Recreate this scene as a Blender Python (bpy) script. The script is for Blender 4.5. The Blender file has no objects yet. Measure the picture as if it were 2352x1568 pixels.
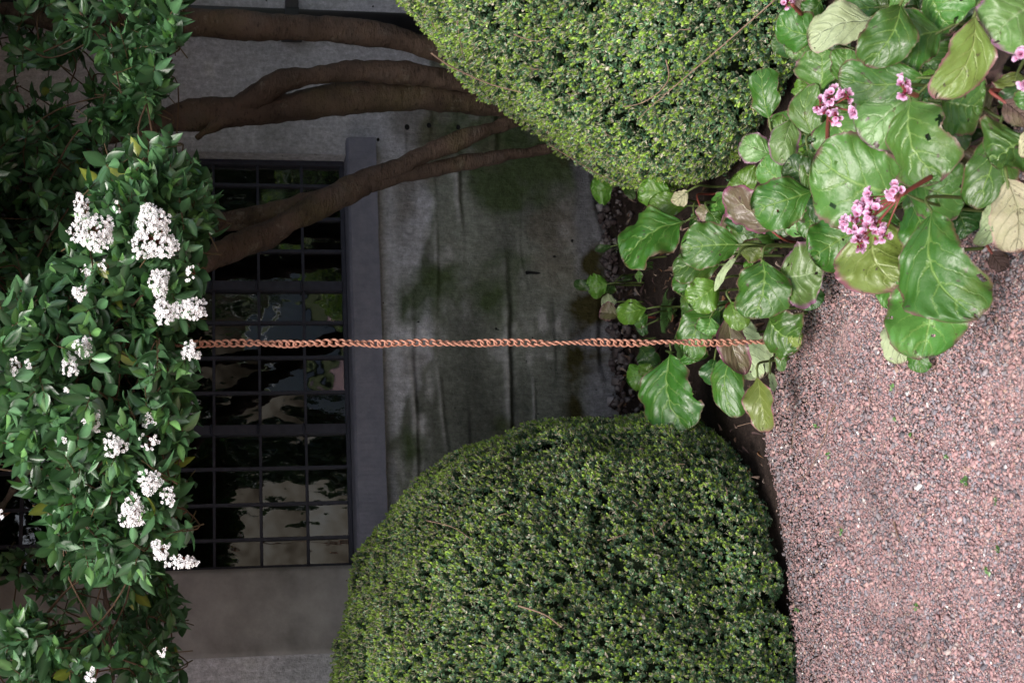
import bpy, math, random
import numpy as np
from mathutils import Vector, Matrix
random.seed(7); rng = np.random.default_rng(7)
PI = math.pi; R = math.radians
sc = bpy.context.scene

# ------------------------------------------------------------------ camera (held on its side: world up is image left)
CAM = np.array([0.0, 0.0, 1.65]); PITCH = R(11.0); ROLL = .004; FPX = 3435.0
Fv = np.array([0, math.cos(PITCH), -math.sin(PITCH)])
Dv = np.array([0, -math.sin(PITCH), -math.cos(PITCH)]); Xv = np.array([1.0, 0, 0])
IU = Xv*math.cos(ROLL) + Dv*math.sin(ROLL)         # image up
IR = Dv*math.cos(ROLL) - Xv*math.sin(ROLL)         # image right
cam = bpy.data.objects.new('camera', bpy.data.cameras.new('camera'))
sc.collection.objects.link(cam); sc.camera = cam
cam.data.sensor_width = 36; cam.data.lens = 36*FPX/2352
cam.data.clip_end = 500; cam.data.clip_start = .05
cam.matrix_world = Matrix(((IR[0], IU[0], -Fv[0], CAM[0]), (IR[1], IU[1], -Fv[1], CAM[1]), (IR[2], IU[2], -Fv[2], CAM[2]), (0, 0, 0, 1)))
cam.data.dof.use_dof = True; cam.data.dof.focus_distance = 4.6; cam.data.dof.aperture_fstop = 9

# ------------------------------------------------------------------ sky, sun, exposure
world = bpy.data.worlds.new('World'); sc.world = world; world.use_nodes = True
SUN_EL = R(54); SUN_AZ = R(205)                     # azimuth clockwise from +Y; the sun stands behind the camera to the left
nt = world.node_tree; nt.nodes.clear()
sky = nt.nodes.new('ShaderNodeTexSky'); sky.sky_type = 'NISHITA'; sky.sun_disc = False
sky.sun_elevation = SUN_EL; sky.sun_rotation = SUN_AZ; sky.dust_density = 6; sky.air_density = 1.0; sky.ozone_density = 1.0
bgn = nt.nodes.new('ShaderNodeBackground'); bgn.inputs[1].default_value = .13
out = nt.nodes.new('ShaderNodeOutputWorld'); nt.links.new(sky.outputs[0], bgn.inputs[0]); nt.links.new(bgn.outputs[0], out.inputs[0])
sl = bpy.data.lights.new('sun', 'SUN'); sl.energy = 1.5; sl.angle = R(28); sl.color = (.97, .955, 1.0)
so = bpy.data.objects.new('sun', sl); sc.collection.objects.link(so)
sd = Vector((math.sin(SUN_AZ)*math.cos(SUN_EL), math.cos(SUN_AZ)*math.cos(SUN_EL), math.sin(SUN_EL)))
so.rotation_euler = sd.to_track_quat('Z', 'Y').to_euler()
sc.view_settings.view_transform = 'Standard'; sc.view_settings.look = 'None'; sc.view_settings.gamma = 1
sc.view_settings.exposure = .65
sc.cycles.max_bounces = 6; sc.cycles.transparent_max_bounces = 6

# ------------------------------------------------------------------ helpers
def ray(px, py):
    return Fv + (px-1176)/FPX*IR + (784-py)/FPX*IU
def at_Y(px, py, Y):
    r = ray(px, py); return CAM + r*(Y/r[1])
def at_z(px, py, z):
    r = ray(px, py); return CAM + r*((z-CAM[2])/r[2])
TH = math.atan(.26); WO = np.array([0, 6.3, 0.0])
wd = np.array([math.cos(TH), math.sin(TH), 0]); wn = np.array([math.sin(TH), -math.cos(TH), 0])
def on_wall(px, py, off=0.0):
    r = ray(px, py); t = np.dot(WO + wn*off - CAM, wn)/np.dot(r, wn)
    p = CAM + r*t; return float(np.dot(p-WO, wd)), float(p[2])

def tag(o, label=None, cat=None, group=None, kind=None):
    if label: o['label'] = label
    if cat: o['category'] = cat
    if group: o['group'] = group
    if kind: o['kind'] = kind
    return o
def empty(name, loc=(0, 0, 0), rz=0):
    o = bpy.data.objects.new(name, None); sc.collection.objects.link(o); o.location = loc; o.rotation_euler[2] = rz; o.empty_display_size = .1
    return o
def mesh_np(name, V, F, mats, parent=None, mi=None, col=None, smooth=False, uv=None, loc=None):
    """V (n,3); F list of (m,k) int arrays, each of constant k; col per-vertex rgb; parented with identity inverse: V in parent space"""
    me = bpy.data.meshes.new(name); V = np.asarray(V, dtype=np.float32)
    Fs = [np.asarray(f, dtype=np.int32) for f in F if len(f)]
    nl = sum(f.size for f in Fs); nf = sum(len(f) for f in Fs)
    me.vertices.add(len(V)); me.vertices.foreach_set('co', V.ravel())
    me.loops.add(nl); li = np.concatenate([f.ravel() for f in Fs]); me.loops.foreach_set('vertex_index', li)
    me.polygons.add(nf)
    ct = np.concatenate([np.full(len(f), f.shape[1], dtype=np.int32) for f in Fs])
    st = np.concatenate(([0], np.cumsum(ct)[:-1])).astype(np.int32)
    me.polygons.foreach_set('loop_start', st); me.polygons.foreach_set('loop_total', ct)
    for m in (mats if isinstance(mats, (list, tuple)) else [mats]): me.materials.append(m)
    if mi is not None: me.polygons.foreach_set('material_index', np.asarray(mi, dtype=np.int32))
    if smooth: me.polygons.foreach_set('use_smooth', np.ones(nf, dtype=bool))
    me.update(calc_edges=True)
    if col is not None:
        a = me.color_attributes.new('Col', 'FLOAT_COLOR', 'POINT')
        c = np.ones((len(V), 4), dtype=np.float32); c[:, :3] = col; a.data.foreach_set('color', c.ravel())
    if uv is not None:
        l = me.uv_layers.new(name='UVMap'); l.data.foreach_set('uv', np.asarray(uv, dtype=np.float32)[li].ravel())
    me.validate()
    o = bpy.data.objects.new(name, me); sc.collection.objects.link(o)
    if parent: o.parent = parent
    if loc is not None: o.location = loc
    return o

class MB:
    def __init__(s): s.V = []; s.F = []; s.n = 0
    def add(s, V, F):
        s.V.append(np.asarray(V, float)); s.F += [tuple(i+s.n for i in f) for f in F]; s.n += len(V); return s
    def box(s, x0, x1, y0, y1, z0, z1, b=0):
        V = [(x, y, z) for x in (x0, x1) for y in (y0, y1) for z in (z0, z1)]
        return s.add(V, [(0, 1, 3, 2), (4, 6, 7, 5), (0, 4, 5, 1), (2, 3, 7, 6), (0, 2, 6, 4), (1, 5, 7, 3)])
    def tube(s, P, Rr, n=10, cap=True):
        P = np.asarray(P, float); m = len(P); Rr = np.broadcast_to(Rr, (m,))
        T = np.gradient(P, axis=0); T /= np.linalg.norm(T, axis=1)[:, None]+1e-9
        a = np.array([0, 0, 1.0]) if abs(T[0][2]) < .8 else np.array([1.0, 0, 0])
        V = []
        for i in range(m):
            u = a - T[i]*np.dot(a, T[i]); u /= np.linalg.norm(u)+1e-9; w = np.cross(T[i], u); a = u
            for k in range(n):
                t = 2*PI*k/n; V.append(P[i]+Rr[i]*(math.cos(t)*u+math.sin(t)*w))
        F = [(i*n+k, i*n+(k+1) % n, (i+1)*n+(k+1) % n, (i+1)*n+k) for i in range(m-1) for k in range(n)]
        if cap: F += [tuple(range(n))[::-1], tuple(range((m-1)*n, m*n))]
        return s.add(V, F)
    def build(s, name, mat, parent=None, smooth=False, bevel=0):
        me = bpy.data.meshes.new(name); me.from_pydata(np.concatenate(s.V).tolist(), [], s.F); me.materials.append(mat)
        if smooth: me.polygons.foreach_set('use_smooth', np.ones(len(me.polygons), dtype=bool))
        me.update(); o = bpy.data.objects.new(name, me); sc.collection.objects.link(o)
        if parent: o.parent = parent
        if bevel:
            md = o.modifiers.new('bevel', 'BEVEL'); md.width = bevel; md.segments = 2; md.limit_method = 'ANGLE'
        return o
def smooth_path(P, k=8):
    P = np.asarray(P, float); n = len(P); out = []
    for i in range(n-1):
        p0, p1, p2, p3 = P[max(i-1, 0)], P[i], P[i+1], P[min(i+2, n-1)]
        for j in range(k):
            t = j/k; out.append(.5*((2*p1)+(-p0+p2)*t+(2*p0-5*p1+4*p2-p3)*t*t+(-p0+3*p1-3*p2+p3)*t**3))
    out.append(P[-1]); return np.array(out)
def hsh(a, b, c):
    h = (a*374761393 + b*668265263 + c*2147483647 + 1274126177) & 0xFFFFFFFF
    h = ((h ^ (h >> 13))*1274126177) & 0xFFFFFFFF
    return ((h ^ (h >> 16)) & 0xFFFF)/65535.0
def vnoise(P):
    P = np.asarray(P, float); i = np.floor(P).astype(np.int64); f = P-i; f = f*f*(3-2*f); r = 0
    for dx in (0, 1):
        for dy in (0, 1):
            for dz in (0, 1):
                w = (f[:, 0] if dx else 1-f[:, 0])*(f[:, 1] if dy else 1-f[:, 1])*(f[:, 2] if dz else 1-f[:, 2])
                r = r + w*hsh(i[:, 0]+dx, i[:, 1]+dy, i[:, 2]+dz)
    return r*2-1
def fbm(P, o=4):
    P = np.asarray(P, float); return sum(vnoise(P*2**k+k*17.3)/2**k for k in range(o))

# ------------------------------------------------------------------ materials
class Mat:
    def __init__(s, name, rough=.6, spec=.5):
        s.m = bpy.data.materials.new(name); s.m.use_nodes = True; s.t = s.m.node_tree
        s.b = s.t.nodes['Principled BSDF']; s.o = s.t.nodes['Material Output']
        s.b.inputs['Roughness'].default_value = rough; s.b.inputs['Specular IOR Level'].default_value = spec
    def n(s, typ, ins={}, **kw):
        nd = s.t.nodes.new('ShaderNode'+typ)
        for k, v in kw.items(): setattr(nd, k, v)
        for k, v in ins.items():
            if isinstance(v, bpy.types.NodeSocket): s.t.links.new(v, nd.inputs[k])
            else: nd.inputs[k].default_value = v
        return nd
    def link(s, a, key): s.t.links.new(a, s.b.inputs[key])
    def math(s, op, a, b=0.0, clamp=False):
        return s.n('Math', {0: a, 1: b}, operation=op, use_clamp=clamp).outputs[0]
    def noise(s, vec, scale, detail=4, rough=.6):
        return s.n('TexNoise', {'Vector': vec, 'Scale': scale, 'Detail': detail, 'Roughness': rough}).outputs[0]
    def ramp(s, fac, stops, interp='LINEAR'):
        nd = s.n('ValToRGB', {0: fac}); cr = nd.color_ramp; cr.interpolation = interp
        while len(cr.elements) < len(stops): cr.elements.new(.5)
        for e, (p, c) in zip(cr.elements, stops): e.position = p; e.color = (*c, 1) if len(c) == 3 else c
        return nd.outputs[0]
    def mix(s, fac, a, b, bt='MIX'):
        nd = s.n('Mix', {}, data_type='RGBA', blend_type=bt)
        for k, v in ((0, fac), (6, a), (7, b)):
            if isinstance(v, bpy.types.NodeSocket): s.t.links.new(v, nd.inputs[k])
            else: nd.inputs[k].default_value = (*v, 1) if isinstance(v, tuple) else v
        return nd.outputs[2]
    def maprange(s, v, a, b, c=0.0, d=1.0):
        return s.n('MapRange', {0: v, 1: a, 2: b, 3: c, 4: d}).outputs[0]
    def bump(s, h, strength=.5, dist=.01):
        s.link(s.n('Bump', {'Height': h, 'Strength': strength, 'Distance': dist}).outputs[0], 'Normal')
    def coord(s, k='Object'): return s.n('TexCoord').outputs[k]
    def translucent(s, col, fac):
        tr = s.n('BsdfTranslucent'); 
        if isinstance(col, bpy.types.NodeSocket): s.t.links.new(col, tr.inputs[0])
        else: tr.inputs[0].default_value = (*col, 1)
        mx = s.n('MixShader', {0: fac}); s.t.links.new(s.b.outputs[0], mx.inputs[1]); s.t.links.new(tr.outputs[0], mx.inputs[2])
        s.t.links.new(mx.outputs[0], s.o.inputs[0])

def noisy(name, c1, c2, scale=20, rough=.7, bump=.3, dist=.005, spec=.4, detail=6):
    m = Mat(name, rough, spec); v = m.coord(); f = m.noise(v, scale, detail)
    m.link(m.ramp(f, [(.3, c1), (.7, c2)]), 'Base Color'); m.bump(m.noise(v, scale*4, 4), bump, dist); return m.m
def attr_leaf(name, rough=.35, spec=.5, trans=.15, tcol=(1.0, 1.35, .6), bump=0):
    m = Mat(name, rough, spec); a = m.n('Attribute', attribute_name='Col').outputs['Color']
    m.link(a, 'Base Color')
    if trans: m.translucent(m.mix(1.0, a, tcol, 'MULTIPLY'), trans)
    return m.m
M_box = attr_leaf('box_leaf', .30, .7, .18)
M_vib = attr_leaf('viburnum_leaf', .30, .8, .14)
M_petal = attr_leaf('petal', .6, .2, .12, (1, 1, 1))
M_stone = attr_leaf('crushed_stone', .75, .35, 0)
M_dry = attr_leaf('dry_leaf', .7, .3, .08, (1, .9, .7))
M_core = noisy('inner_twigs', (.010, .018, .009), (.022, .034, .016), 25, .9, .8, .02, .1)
M_twig = noisy('twig_bark', (.16, .10, .07), (.30, .21, .15), 60, .8, .3)
M_stemg = noisy('green_stem', (.07, .11, .03), (.13, .17, .05), 20, .5, .1)
M_stemr = noisy('red_stem', (.16, .035, .03), (.26, .07, .05), 20, .45, .1)
M_limb = noisy('thin_branch', (.07, .045, .025), (.13, .08, .045), 40, .8, .4)

def bark():
    m = Mat('smooth_bark', .75, .3); v = m.coord()
    ring = m.n('Mapping', {'Vector': v, 'Scale': (1.0, 1.0, 2.6)}).outputs[0]
    n1 = m.noise(v, 7, 5); n2 = m.noise(ring, 34, 4, .7)
    c = m.ramp(n1, [(.3, (.050, .033, .023)), (.55, (.095, .064, .046)), (.75, (.085, .066, .055))])
    spots = m.ramp(n2, [(.56, (1, 1, 1)), (.66, (.35, .32, .3))])
    g = m.ramp(m.noise(v, 3.2, 4), [(.42, (.62, .6, .6)), (.55, (1, 1, 1)), (.70, (.85, 1.0, .6))])
    li = m.maprange(m.noise(v, 13, 6, .75), .60, .68); c = m.mix(.9, c, spots, 'MULTIPLY'); c = m.mix(.7, c, g, 'MULTIPLY'); c = m.mix(m.math('MULTIPLY', li, .6), c, (.17, .15, .115)); c = m.mix(m.maprange(m.noise(v, 9, 5, .7), .38, .30), c, (.04, .025, .018))
    m.link(c, 'Base Color')
    m.bump(m.math('ADD', m.noise(v, 22, 7, .7), m.math('MULTIPLY', n2, .7)), .9, .014)
    return m.m
M_bark = bark()

def plaster():
    m = Mat('stained_plaster', .9, .15); v = m.coord(); a = m.n('Attribute', attribute_name='Col').outputs['Color']
    vstretch = m.n('Mapping', {'Vector': v, 'Scale': (6.0, 1.0, 1.6)}).outputs[0]
    g = m.ramp(m.noise(v, 38, 8, .8), [(.3, (.55, .55, .55)), (.5, (1, 1, 1)), (.68, (1.5, 1.5, 1.5))]); c = m.mix(.85, a, g, 'MULTIPLY')
    g2 = m.ramp(m.noise(vstretch, 8, 6, .75), [(.3, (.72, .74, .70)), (.65, (1.12, 1.12, 1.12))]); c = m.mix(.8, c, g2, 'MULTIPLY')
    pit = m.maprange(m.noise(v, 26, 2, .4), .74, .78); c = m.mix(pit, c, (.03, .03, .028))
    m.link(c, 'Base Color')
    h = m.math('ADD', m.noise(v, 16, 9, .78), m.math('MULTIPLY', m.noise(vstretch, 10, 6, .7), .5))
    m.bump(h, 1.0, .022); return m.m
M_plaster = plaster()
M_render = noisy('smooth_render', (.20, .19, .182), (.40, .38, .365), 6, .9, .35, .006, .1, 9)
def sillmat():
    m = Mat('tooled_bluestone', .8, .3); v = m.coord()
    w = m.n('TexWave', {'Vector': v, 'Scale': 60, 'Distortion': .6, 'Detail': 2}, bands_direction='X').outputs[1]
    m.link(m.ramp(m.noise(v, 18, 7, .7), [(.3, (.175, .178, .22)), (.7, (.27, .268, .32))]), 'Base Color')
    m.bump(m.math('ADD', m.math('MULTIPLY', w, .5), m.noise(v, 60, 5)), .5, .004); return m.m
M_sill = sillmat()
M_iron = noisy('blue_black_iron', (.018, .020, .035), (.035, .038, .058), 30, .55, .25, .003, .5)
M_pipe = noisy('black_drainpipe', (.010, .010, .013), (.022, .021, .025), 15, .45, .15, .003, .5)
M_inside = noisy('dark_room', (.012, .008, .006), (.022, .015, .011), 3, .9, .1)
M_board = noisy('soffit_boards', (.10, .085, .07), (.16, .14, .12), 8, .7, .2)
M_hole_shade = noisy('drill_hole', (.01, .01, .01), (.016, .015, .014), 30, .9, .1)
def glass():
    m = Mat('old_wavy_glass', .02, .5); v = m.coord(); m.t.nodes.remove(m.b)
    st = m.n('Mapping', {'Vector': v, 'Scale': (1.0, 1.0, .55)}).outputs[0]
    h = m.math('ADD', m.noise(st, 9, 2, .5), m.math('MULTIPLY', m.noise(st, 30, 2, .5), .06))
    bp = m.n('Bump', {'Height': h, 'Strength': .45, 'Distance': .0042}).outputs[0]
    gl = m.n('BsdfGlossy', {'Roughness': .015, 'Normal': bp, 'Color': (.93, .94, 1.0, 1)}); tr = m.n('BsdfTransparent', {'Color': (.75, .77, .75, 1)})
    fr = m.n('Fresnel', {'IOR': 2.1, 'Normal': bp}).outputs[0]
    mx = m.n('MixShader', {0: fr}); m.t.links.new(tr.outputs[0], mx.inputs[1]); m.t.links.new(gl.outputs[0], mx.inputs[2])
    m.t.links.new(mx.outputs[0], m.o.inputs[0]); return m.m
M_glass = glass()
def rust():
    m = Mat('rusty_iron', .85, .2); v = m.coord()
    m.link(m.ramp(m.noise(v, 60, 6, .75), [(.36, (.36, .165, .11)), (.7, (.60, .33, .24))]), 'Base Color')
    m.bump(m.noise(v, 500, 3), .35, .0015); return m.m
M_rust = rust()

# ------------------------------------------------------------------ ground
def ground_mats():
    g = Mat('gravel_bed', .9, .2); v = g.coord('Object')
    vo = g.n('TexVoronoi', {'Vector': v, 'Scale': 120}); c = g.ramp(vo.outputs['Color'], [(0, (.24, .19, .195)), (.4, (.40, .28, .27)), (.75, (.55, .37, .35)), (1, (.36, .32, .34))])
    d = g.ramp(vo.outputs['Distance'], [(.35, (1, 1, 1)), (.8, (.62, .58, .58))]); g.link(g.mix(1.0, c, d, 'MULTIPLY'), 'Base Color')
    g.bump(g.math('SUBTRACT', 1.0, vo.outputs['Distance']), .8, .006)
    s = Mat('bed_soil', .95, .15); v = s.coord('Object')
    s.link(s.ramp(s.noise(v, 30, 8, .75), [(.3, (.022, .017, .014)), (.6, (.05, .036, .03)), (.78, (.13, .10, .085))]), 'Base Color')
    s.bump(s.noise(v, 45, 7, .7), 1.0, .02)
    e = noisy('far_garden_ground', (.05, .075, .025), (.09, .11, .045), 1.2, .95, .5, .03, .1)
    return g.m, s.m, e
M_gravel, M_soil, M_earth = ground_mats()
def sheet(name, x0, x1, y0, y1, z, mat, n=2, amp=0, fr=1):
    xs = np.linspace(x0, x1, n); ys = np.linspace(y0, y1, n); X, Y = np.meshgrid(xs, ys); P = np.stack([X.ravel(), Y.ravel(), np.full(n*n, z)], 1)
    if amp: P[:, 2] += amp*fbm(P*fr, 4)
    i = np.arange(n*n).reshape(n, n); F = np.stack([i[:-1, :-1], i[:-1, 1:], i[1:, 1:], i[1:, :-1]], -1).reshape(-1, 4)
    return mesh_np(name, P, [F], mat, smooth=True)
tag(sheet('ground', -150, 150, -150, 150, -.05, M_earth), kind='structure')
# edge of the gravel, as world points on z=0
EDGE_PX = [(1850, 1700), (1838, 1568), (1822, 1450), (1812, 1300), (1795, 1180), (1772, 1080), (1755, 1000), (1768, 950), (1782, 870), (1786, 800), (1800, 760), (1850, 690), (1880, 640), (1905, 600), (2000, 590), (2130, 560), (2230, 540), (2290, 470), (2330, 300), (2360, 100), (2370, -40)]
EDGE = np.array([at_z(x, y, 0)[:2] for x, y in EDGE_PX])
def edge_y(x): return np.interp(x, EDGE[:, 0], EDGE[:, 1])
xs = np.linspace(-9, 9, 720); far = edge_y(xs)+.008*fbm(np.stack([xs*25, xs*0, xs*0], 1), 3)
far = np.where(xs < -1.5, 4.05, far)
nr = 24; rows = []
for k in range(nr):
    t = k/(nr-1); y = -12+(far+12)*t**.6; rows.append(np.stack([xs, y, .0+.0*y], 1))
V = np.concatenate(rows); V[:, 2] += .004*fbm(V*3, 3)
V[-len(xs):, 2] -= .045
i = np.arange(len(V)).reshape(nr, len(xs)); F = np.stack([i[:-1, :-1], i[:-1, 1:], i[1:, 1:], i[1:, :-1]], -1).reshape(-1, 4)
tag(mesh_np('gravel_path', V, [F], M_gravel, smooth=True), kind='structure')
tag(sheet('garden_bed', -6, 6, 2.6, 8.2, -.022, M_soil, 260, .012, 5), kind='structure')

def instance(tmpl, N, Mx, T, tint=None):
    """tmpl: (V, [F...], C). returns stacked V,F,C for N instances with 3x3 matrices Mx (rows = images of axes) and offsets T"""
    tv, tf, tc = tmpl; k = len(tv)
    V = np.einsum('ki,nij->nkj', tv, Mx)+T[:, None, :]
    off = (np.arange(N)*k)[:, None, None]
    F = [(f[None]+off).reshape(-1, f.shape[1]) for f in tf]
    C = np.repeat(tc[None], N, 0)
    if tint is not None: C = C*tint[:, None, :]
    return V.reshape(-1, 3), F, np.clip(C, 0, 1).reshape(-1, 3)
def stack(parts):
    V = []; Fd = {}; C = []; o = 0
    for v, fs, c in parts:
        V.append(v); C.append(c)
        for f in fs: Fd.setdefault(f.shape[1], []).append(f+o)
        o += len(v)
    return np.concatenate(V), [np.concatenate(x) for x in Fd.values()], np.concatenate(C)
def rand_rot(N, rg=rng):
    q = rg.normal(size=(N, 4)); q /= np.linalg.norm(q, axis=1)[:, None]; a, b, c, d = q.T
    return np.stack([np.stack([1-2*(c*c+d*d), 2*(b*c-a*d), 2*(b*d+a*c)], 1), np.stack([2*(b*c+a*d), 1-2*(b*b+d*d), 2*(c*d-a*b)], 1), np.stack([2*(b*d-a*c), 2*(c*d+a*b), 1-2*(b*b+c*c)], 1)], 1)
def frames(D, spin):
    """matrices whose row 2 (template z) is D"""
    D = D/np.linalg.norm(D, axis=1)[:, None]; a = np.where(np.abs(D[:, 2:3]) < .9, np.array([[0, 0, 1.0]]), np.array([[1.0, 0, 0]]))
    u = np.cross(a, D); u /= np.linalg.norm(u, axis=1)[:, None]; w = np.cross(D, u)
    c, s = np.cos(spin)[:, None], np.sin(spin)[:, None]
    return np.stack([u*c+w*s, -u*s+w*c, D], 1)

# ------------------------------------------------------------------ loose crushed stones on the path
CUBE = np.array([(x, y, z) for x in (-1, 1) for y in (-1, 1) for z in (-1, 1)], float)
CUBEF = np.array([(0, 1, 3, 2), (4, 6, 7, 5), (0, 4, 5, 1), (2, 3, 7, 6), (0, 2, 6, 4), (1, 5, 7, 3)])
def stones():
    N = 205000; px = rng.uniform(1650, 2600, N*3); py = rng.uniform(-300, 1868, N*3)
    r = Fv[None]+((px-1176)/FPX)[:, None]*IR+((784-py)/FPX)[:, None]*IU; P = CAM+r*(-CAM[2]/r[:, 2])[:, None]
    keep = (P[:, 1] < edge_y(P[:, 0])+.01*rng.normal(size=len(P))) & (rng.random(len(P)) < (P[:, 1]/4.4)**2*.9)
    keep &= rng.random(len(P)) < np.clip(1-np.maximum.reduce([-py-20, py-1590, px-2375, px*0])/260, 0, 1)
    P = P[keep][:N]; N = len(P); parts = []; var = rng.integers(0, 14, N)
    for k in range(14):
        tv = CUBE*(rng.uniform(.55, 1, (8, 3)))*.62; tv[:, 2] *= .62; tv[:, 0] *= rng.uniform(1, 1.5)
        tv[:, :2] += tv[:, 2:3]*rng.uniform(-.4, .4, (1, 2))
        idx = np.where(var == k)[0]; n = len(idx)
        A = frames(np.stack([rng.normal(0, .45, n), rng.normal(0, .45, n)-.1, np.ones(n)], 1), rng.uniform(0, 6.3, n))
        s = np.clip(rng.lognormal(math.log(.0029), .48, n)*(1+.25*vnoise(np.c_[P[idx][:, :2]*2.2, np.zeros(n)])), .0013, .012); A = A*s[:, None, None]
        T = P[idx].copy(); T[:, 2] = s*.15+rng.uniform(-.001, .005, n)+.004*fbm(T*3, 3)+.004*fbm(T*9+4, 2)
        pal = np.array([(.50, .27, .26), (.43, .25, .25), (.56, .34, .31), (.33, .24, .25), (.24, .215, .235), (.37, .33, .35), (.15, .135, .155), (.50, .40, .36), (.46, .30, .22), (.85, .82, .78), (.30, .285, .33)])
        w = np.array([.19, .17, .12, .15, .11, .10, .05, .04, .02, .008, .05]); w /= w.sum()
        c = (pal*.76+pal.mean(1, keepdims=True)*.18)[rng.choice(len(pal), n, p=w)]*rng.uniform(.8, 1.2, (n, 1))
        fine = vnoise(np.c_[T[:, :2]*3.2, T[:, :1]*0]) ; dirt = np.clip(1.6*vnoise(np.c_[T[:, :2]*5.5+9, T[:, :1]*0])-.55, 0, 1)*.4+.45*np.exp(-np.maximum(edge_y(T[:, 0])-T[:, 1], 0)/.07); c = c*(1+.12*fine[:, None])*(1-dirt[:, None]*.8)+np.array([.10, .085, .08])*dirt[:, None]*.5
        parts.append(instance((tv, [CUBEF], np.ones((8, 3))), n, A, T, c))
    V, F, C = stack(parts)
    tag(mesh_np('gravel', V, F, M_stone, col=C), 'crushed pink and grey stone chippings covering the path', 'gravel', kind='stuff')
stones()

# ------------------------------------------------------------------ box hedges
LW = .30
LEAFV = np.array([(0, 0, 0), (LW, .06, .32), (LW*.92, .07, .72), (0, -.02, 1), (-LW*.92, .07, .72), (-LW, .06, .32)])
LEAFF = np.array([(0, 1, 2, 3), (0, 3, 4, 5)])
def add_leaf(lst, base, dirv, size, col, up=None, wid=1.0, rg=rng):
    d = np.array(dirv, float); d /= np.linalg.norm(d); up = np.array([0, 0, 1.0]) if up is None else up
    x = np.cross(up, d); nx = np.linalg.norm(x); x = x/nx if nx > 1e-5 else np.array([1.0, 0, 0]); y = np.cross(d, x)
    V = (LEAFV*np.array([wid, 1, 1])) @ np.stack([x, y, d])*size+base
    lst.append((V, [LEAFF], np.tile(np.array(col)[None], (6, 1))))
def box_sprig(rg):
    L = []; young = rg.random() < .6
    old = np.array([.048, .098, .044]); new = np.array([.215, .315, .06])
    npair = rg.integers(3, 5)
    for k in range(npair):
        for s in (0, 1):
            az = k*PI/2+s*PI+rg.normal(0, .3); tilt = rg.uniform(.7, 1.25)
            d = (math.sin(tilt)*math.cos(az), math.sin(tilt)*math.sin(az), math.cos(tilt))
            c = old*rg.uniform(.7, 1.5)*np.array([rg.uniform(.8, 1.4), 1, rg.uniform(.8, 1.5)])
            if rg.random() < .04: c = np.array([.42, .38, .30])
            add_leaf(L, np.array([0, 0, -.034+k*.0085]), d, rg.uniform(.011, .016), c, wid=1.15)
    if young:
        for k in range(rg.integers(5, 9)):
            az = rg.uniform(0, 6.28); tilt = rg.uniform(.12, .6)
            d = (math.sin(tilt)*math.cos(az), math.sin(tilt)*math.sin(az), math.cos(tilt))
            add_leaf(L, np.array([0, 0, -.002+rg.uniform(-.004, .004)]), d, rg.uniform(.009, .014), new*rg.uniform(.75, 1.25), wid=.85)
    else:
        for k in range(3):
            az = rg.uniform(0, 6.28); tilt = rg.uniform(.2, .9)
            d = (math.sin(tilt)*math.cos(az), math.sin(tilt)*math.sin(az), math.cos(tilt))
            add_leaf(L, np.array([0, 0, -.003]), d, rg.uniform(.008, .013), old*rg.uniform(1.3, 2.6), wid=1.0)
    for k in range(6):                                     # clipped pale twig ends
        az = rg.uniform(0, 6.28); d = (.5*math.cos(az), .5*math.sin(az), 1)
        add_leaf(L, np.array([rg.normal(0, .004), rg.normal(0, .004), -.008]), d, rg.uniform(.008, .017), np.array([.46, .42, .31])*rg.uniform(.6, 1.35), wid=.15)
    return stack(L)
SPRIGS = [box_sprig(rng) for _ in range(18)]
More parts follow.
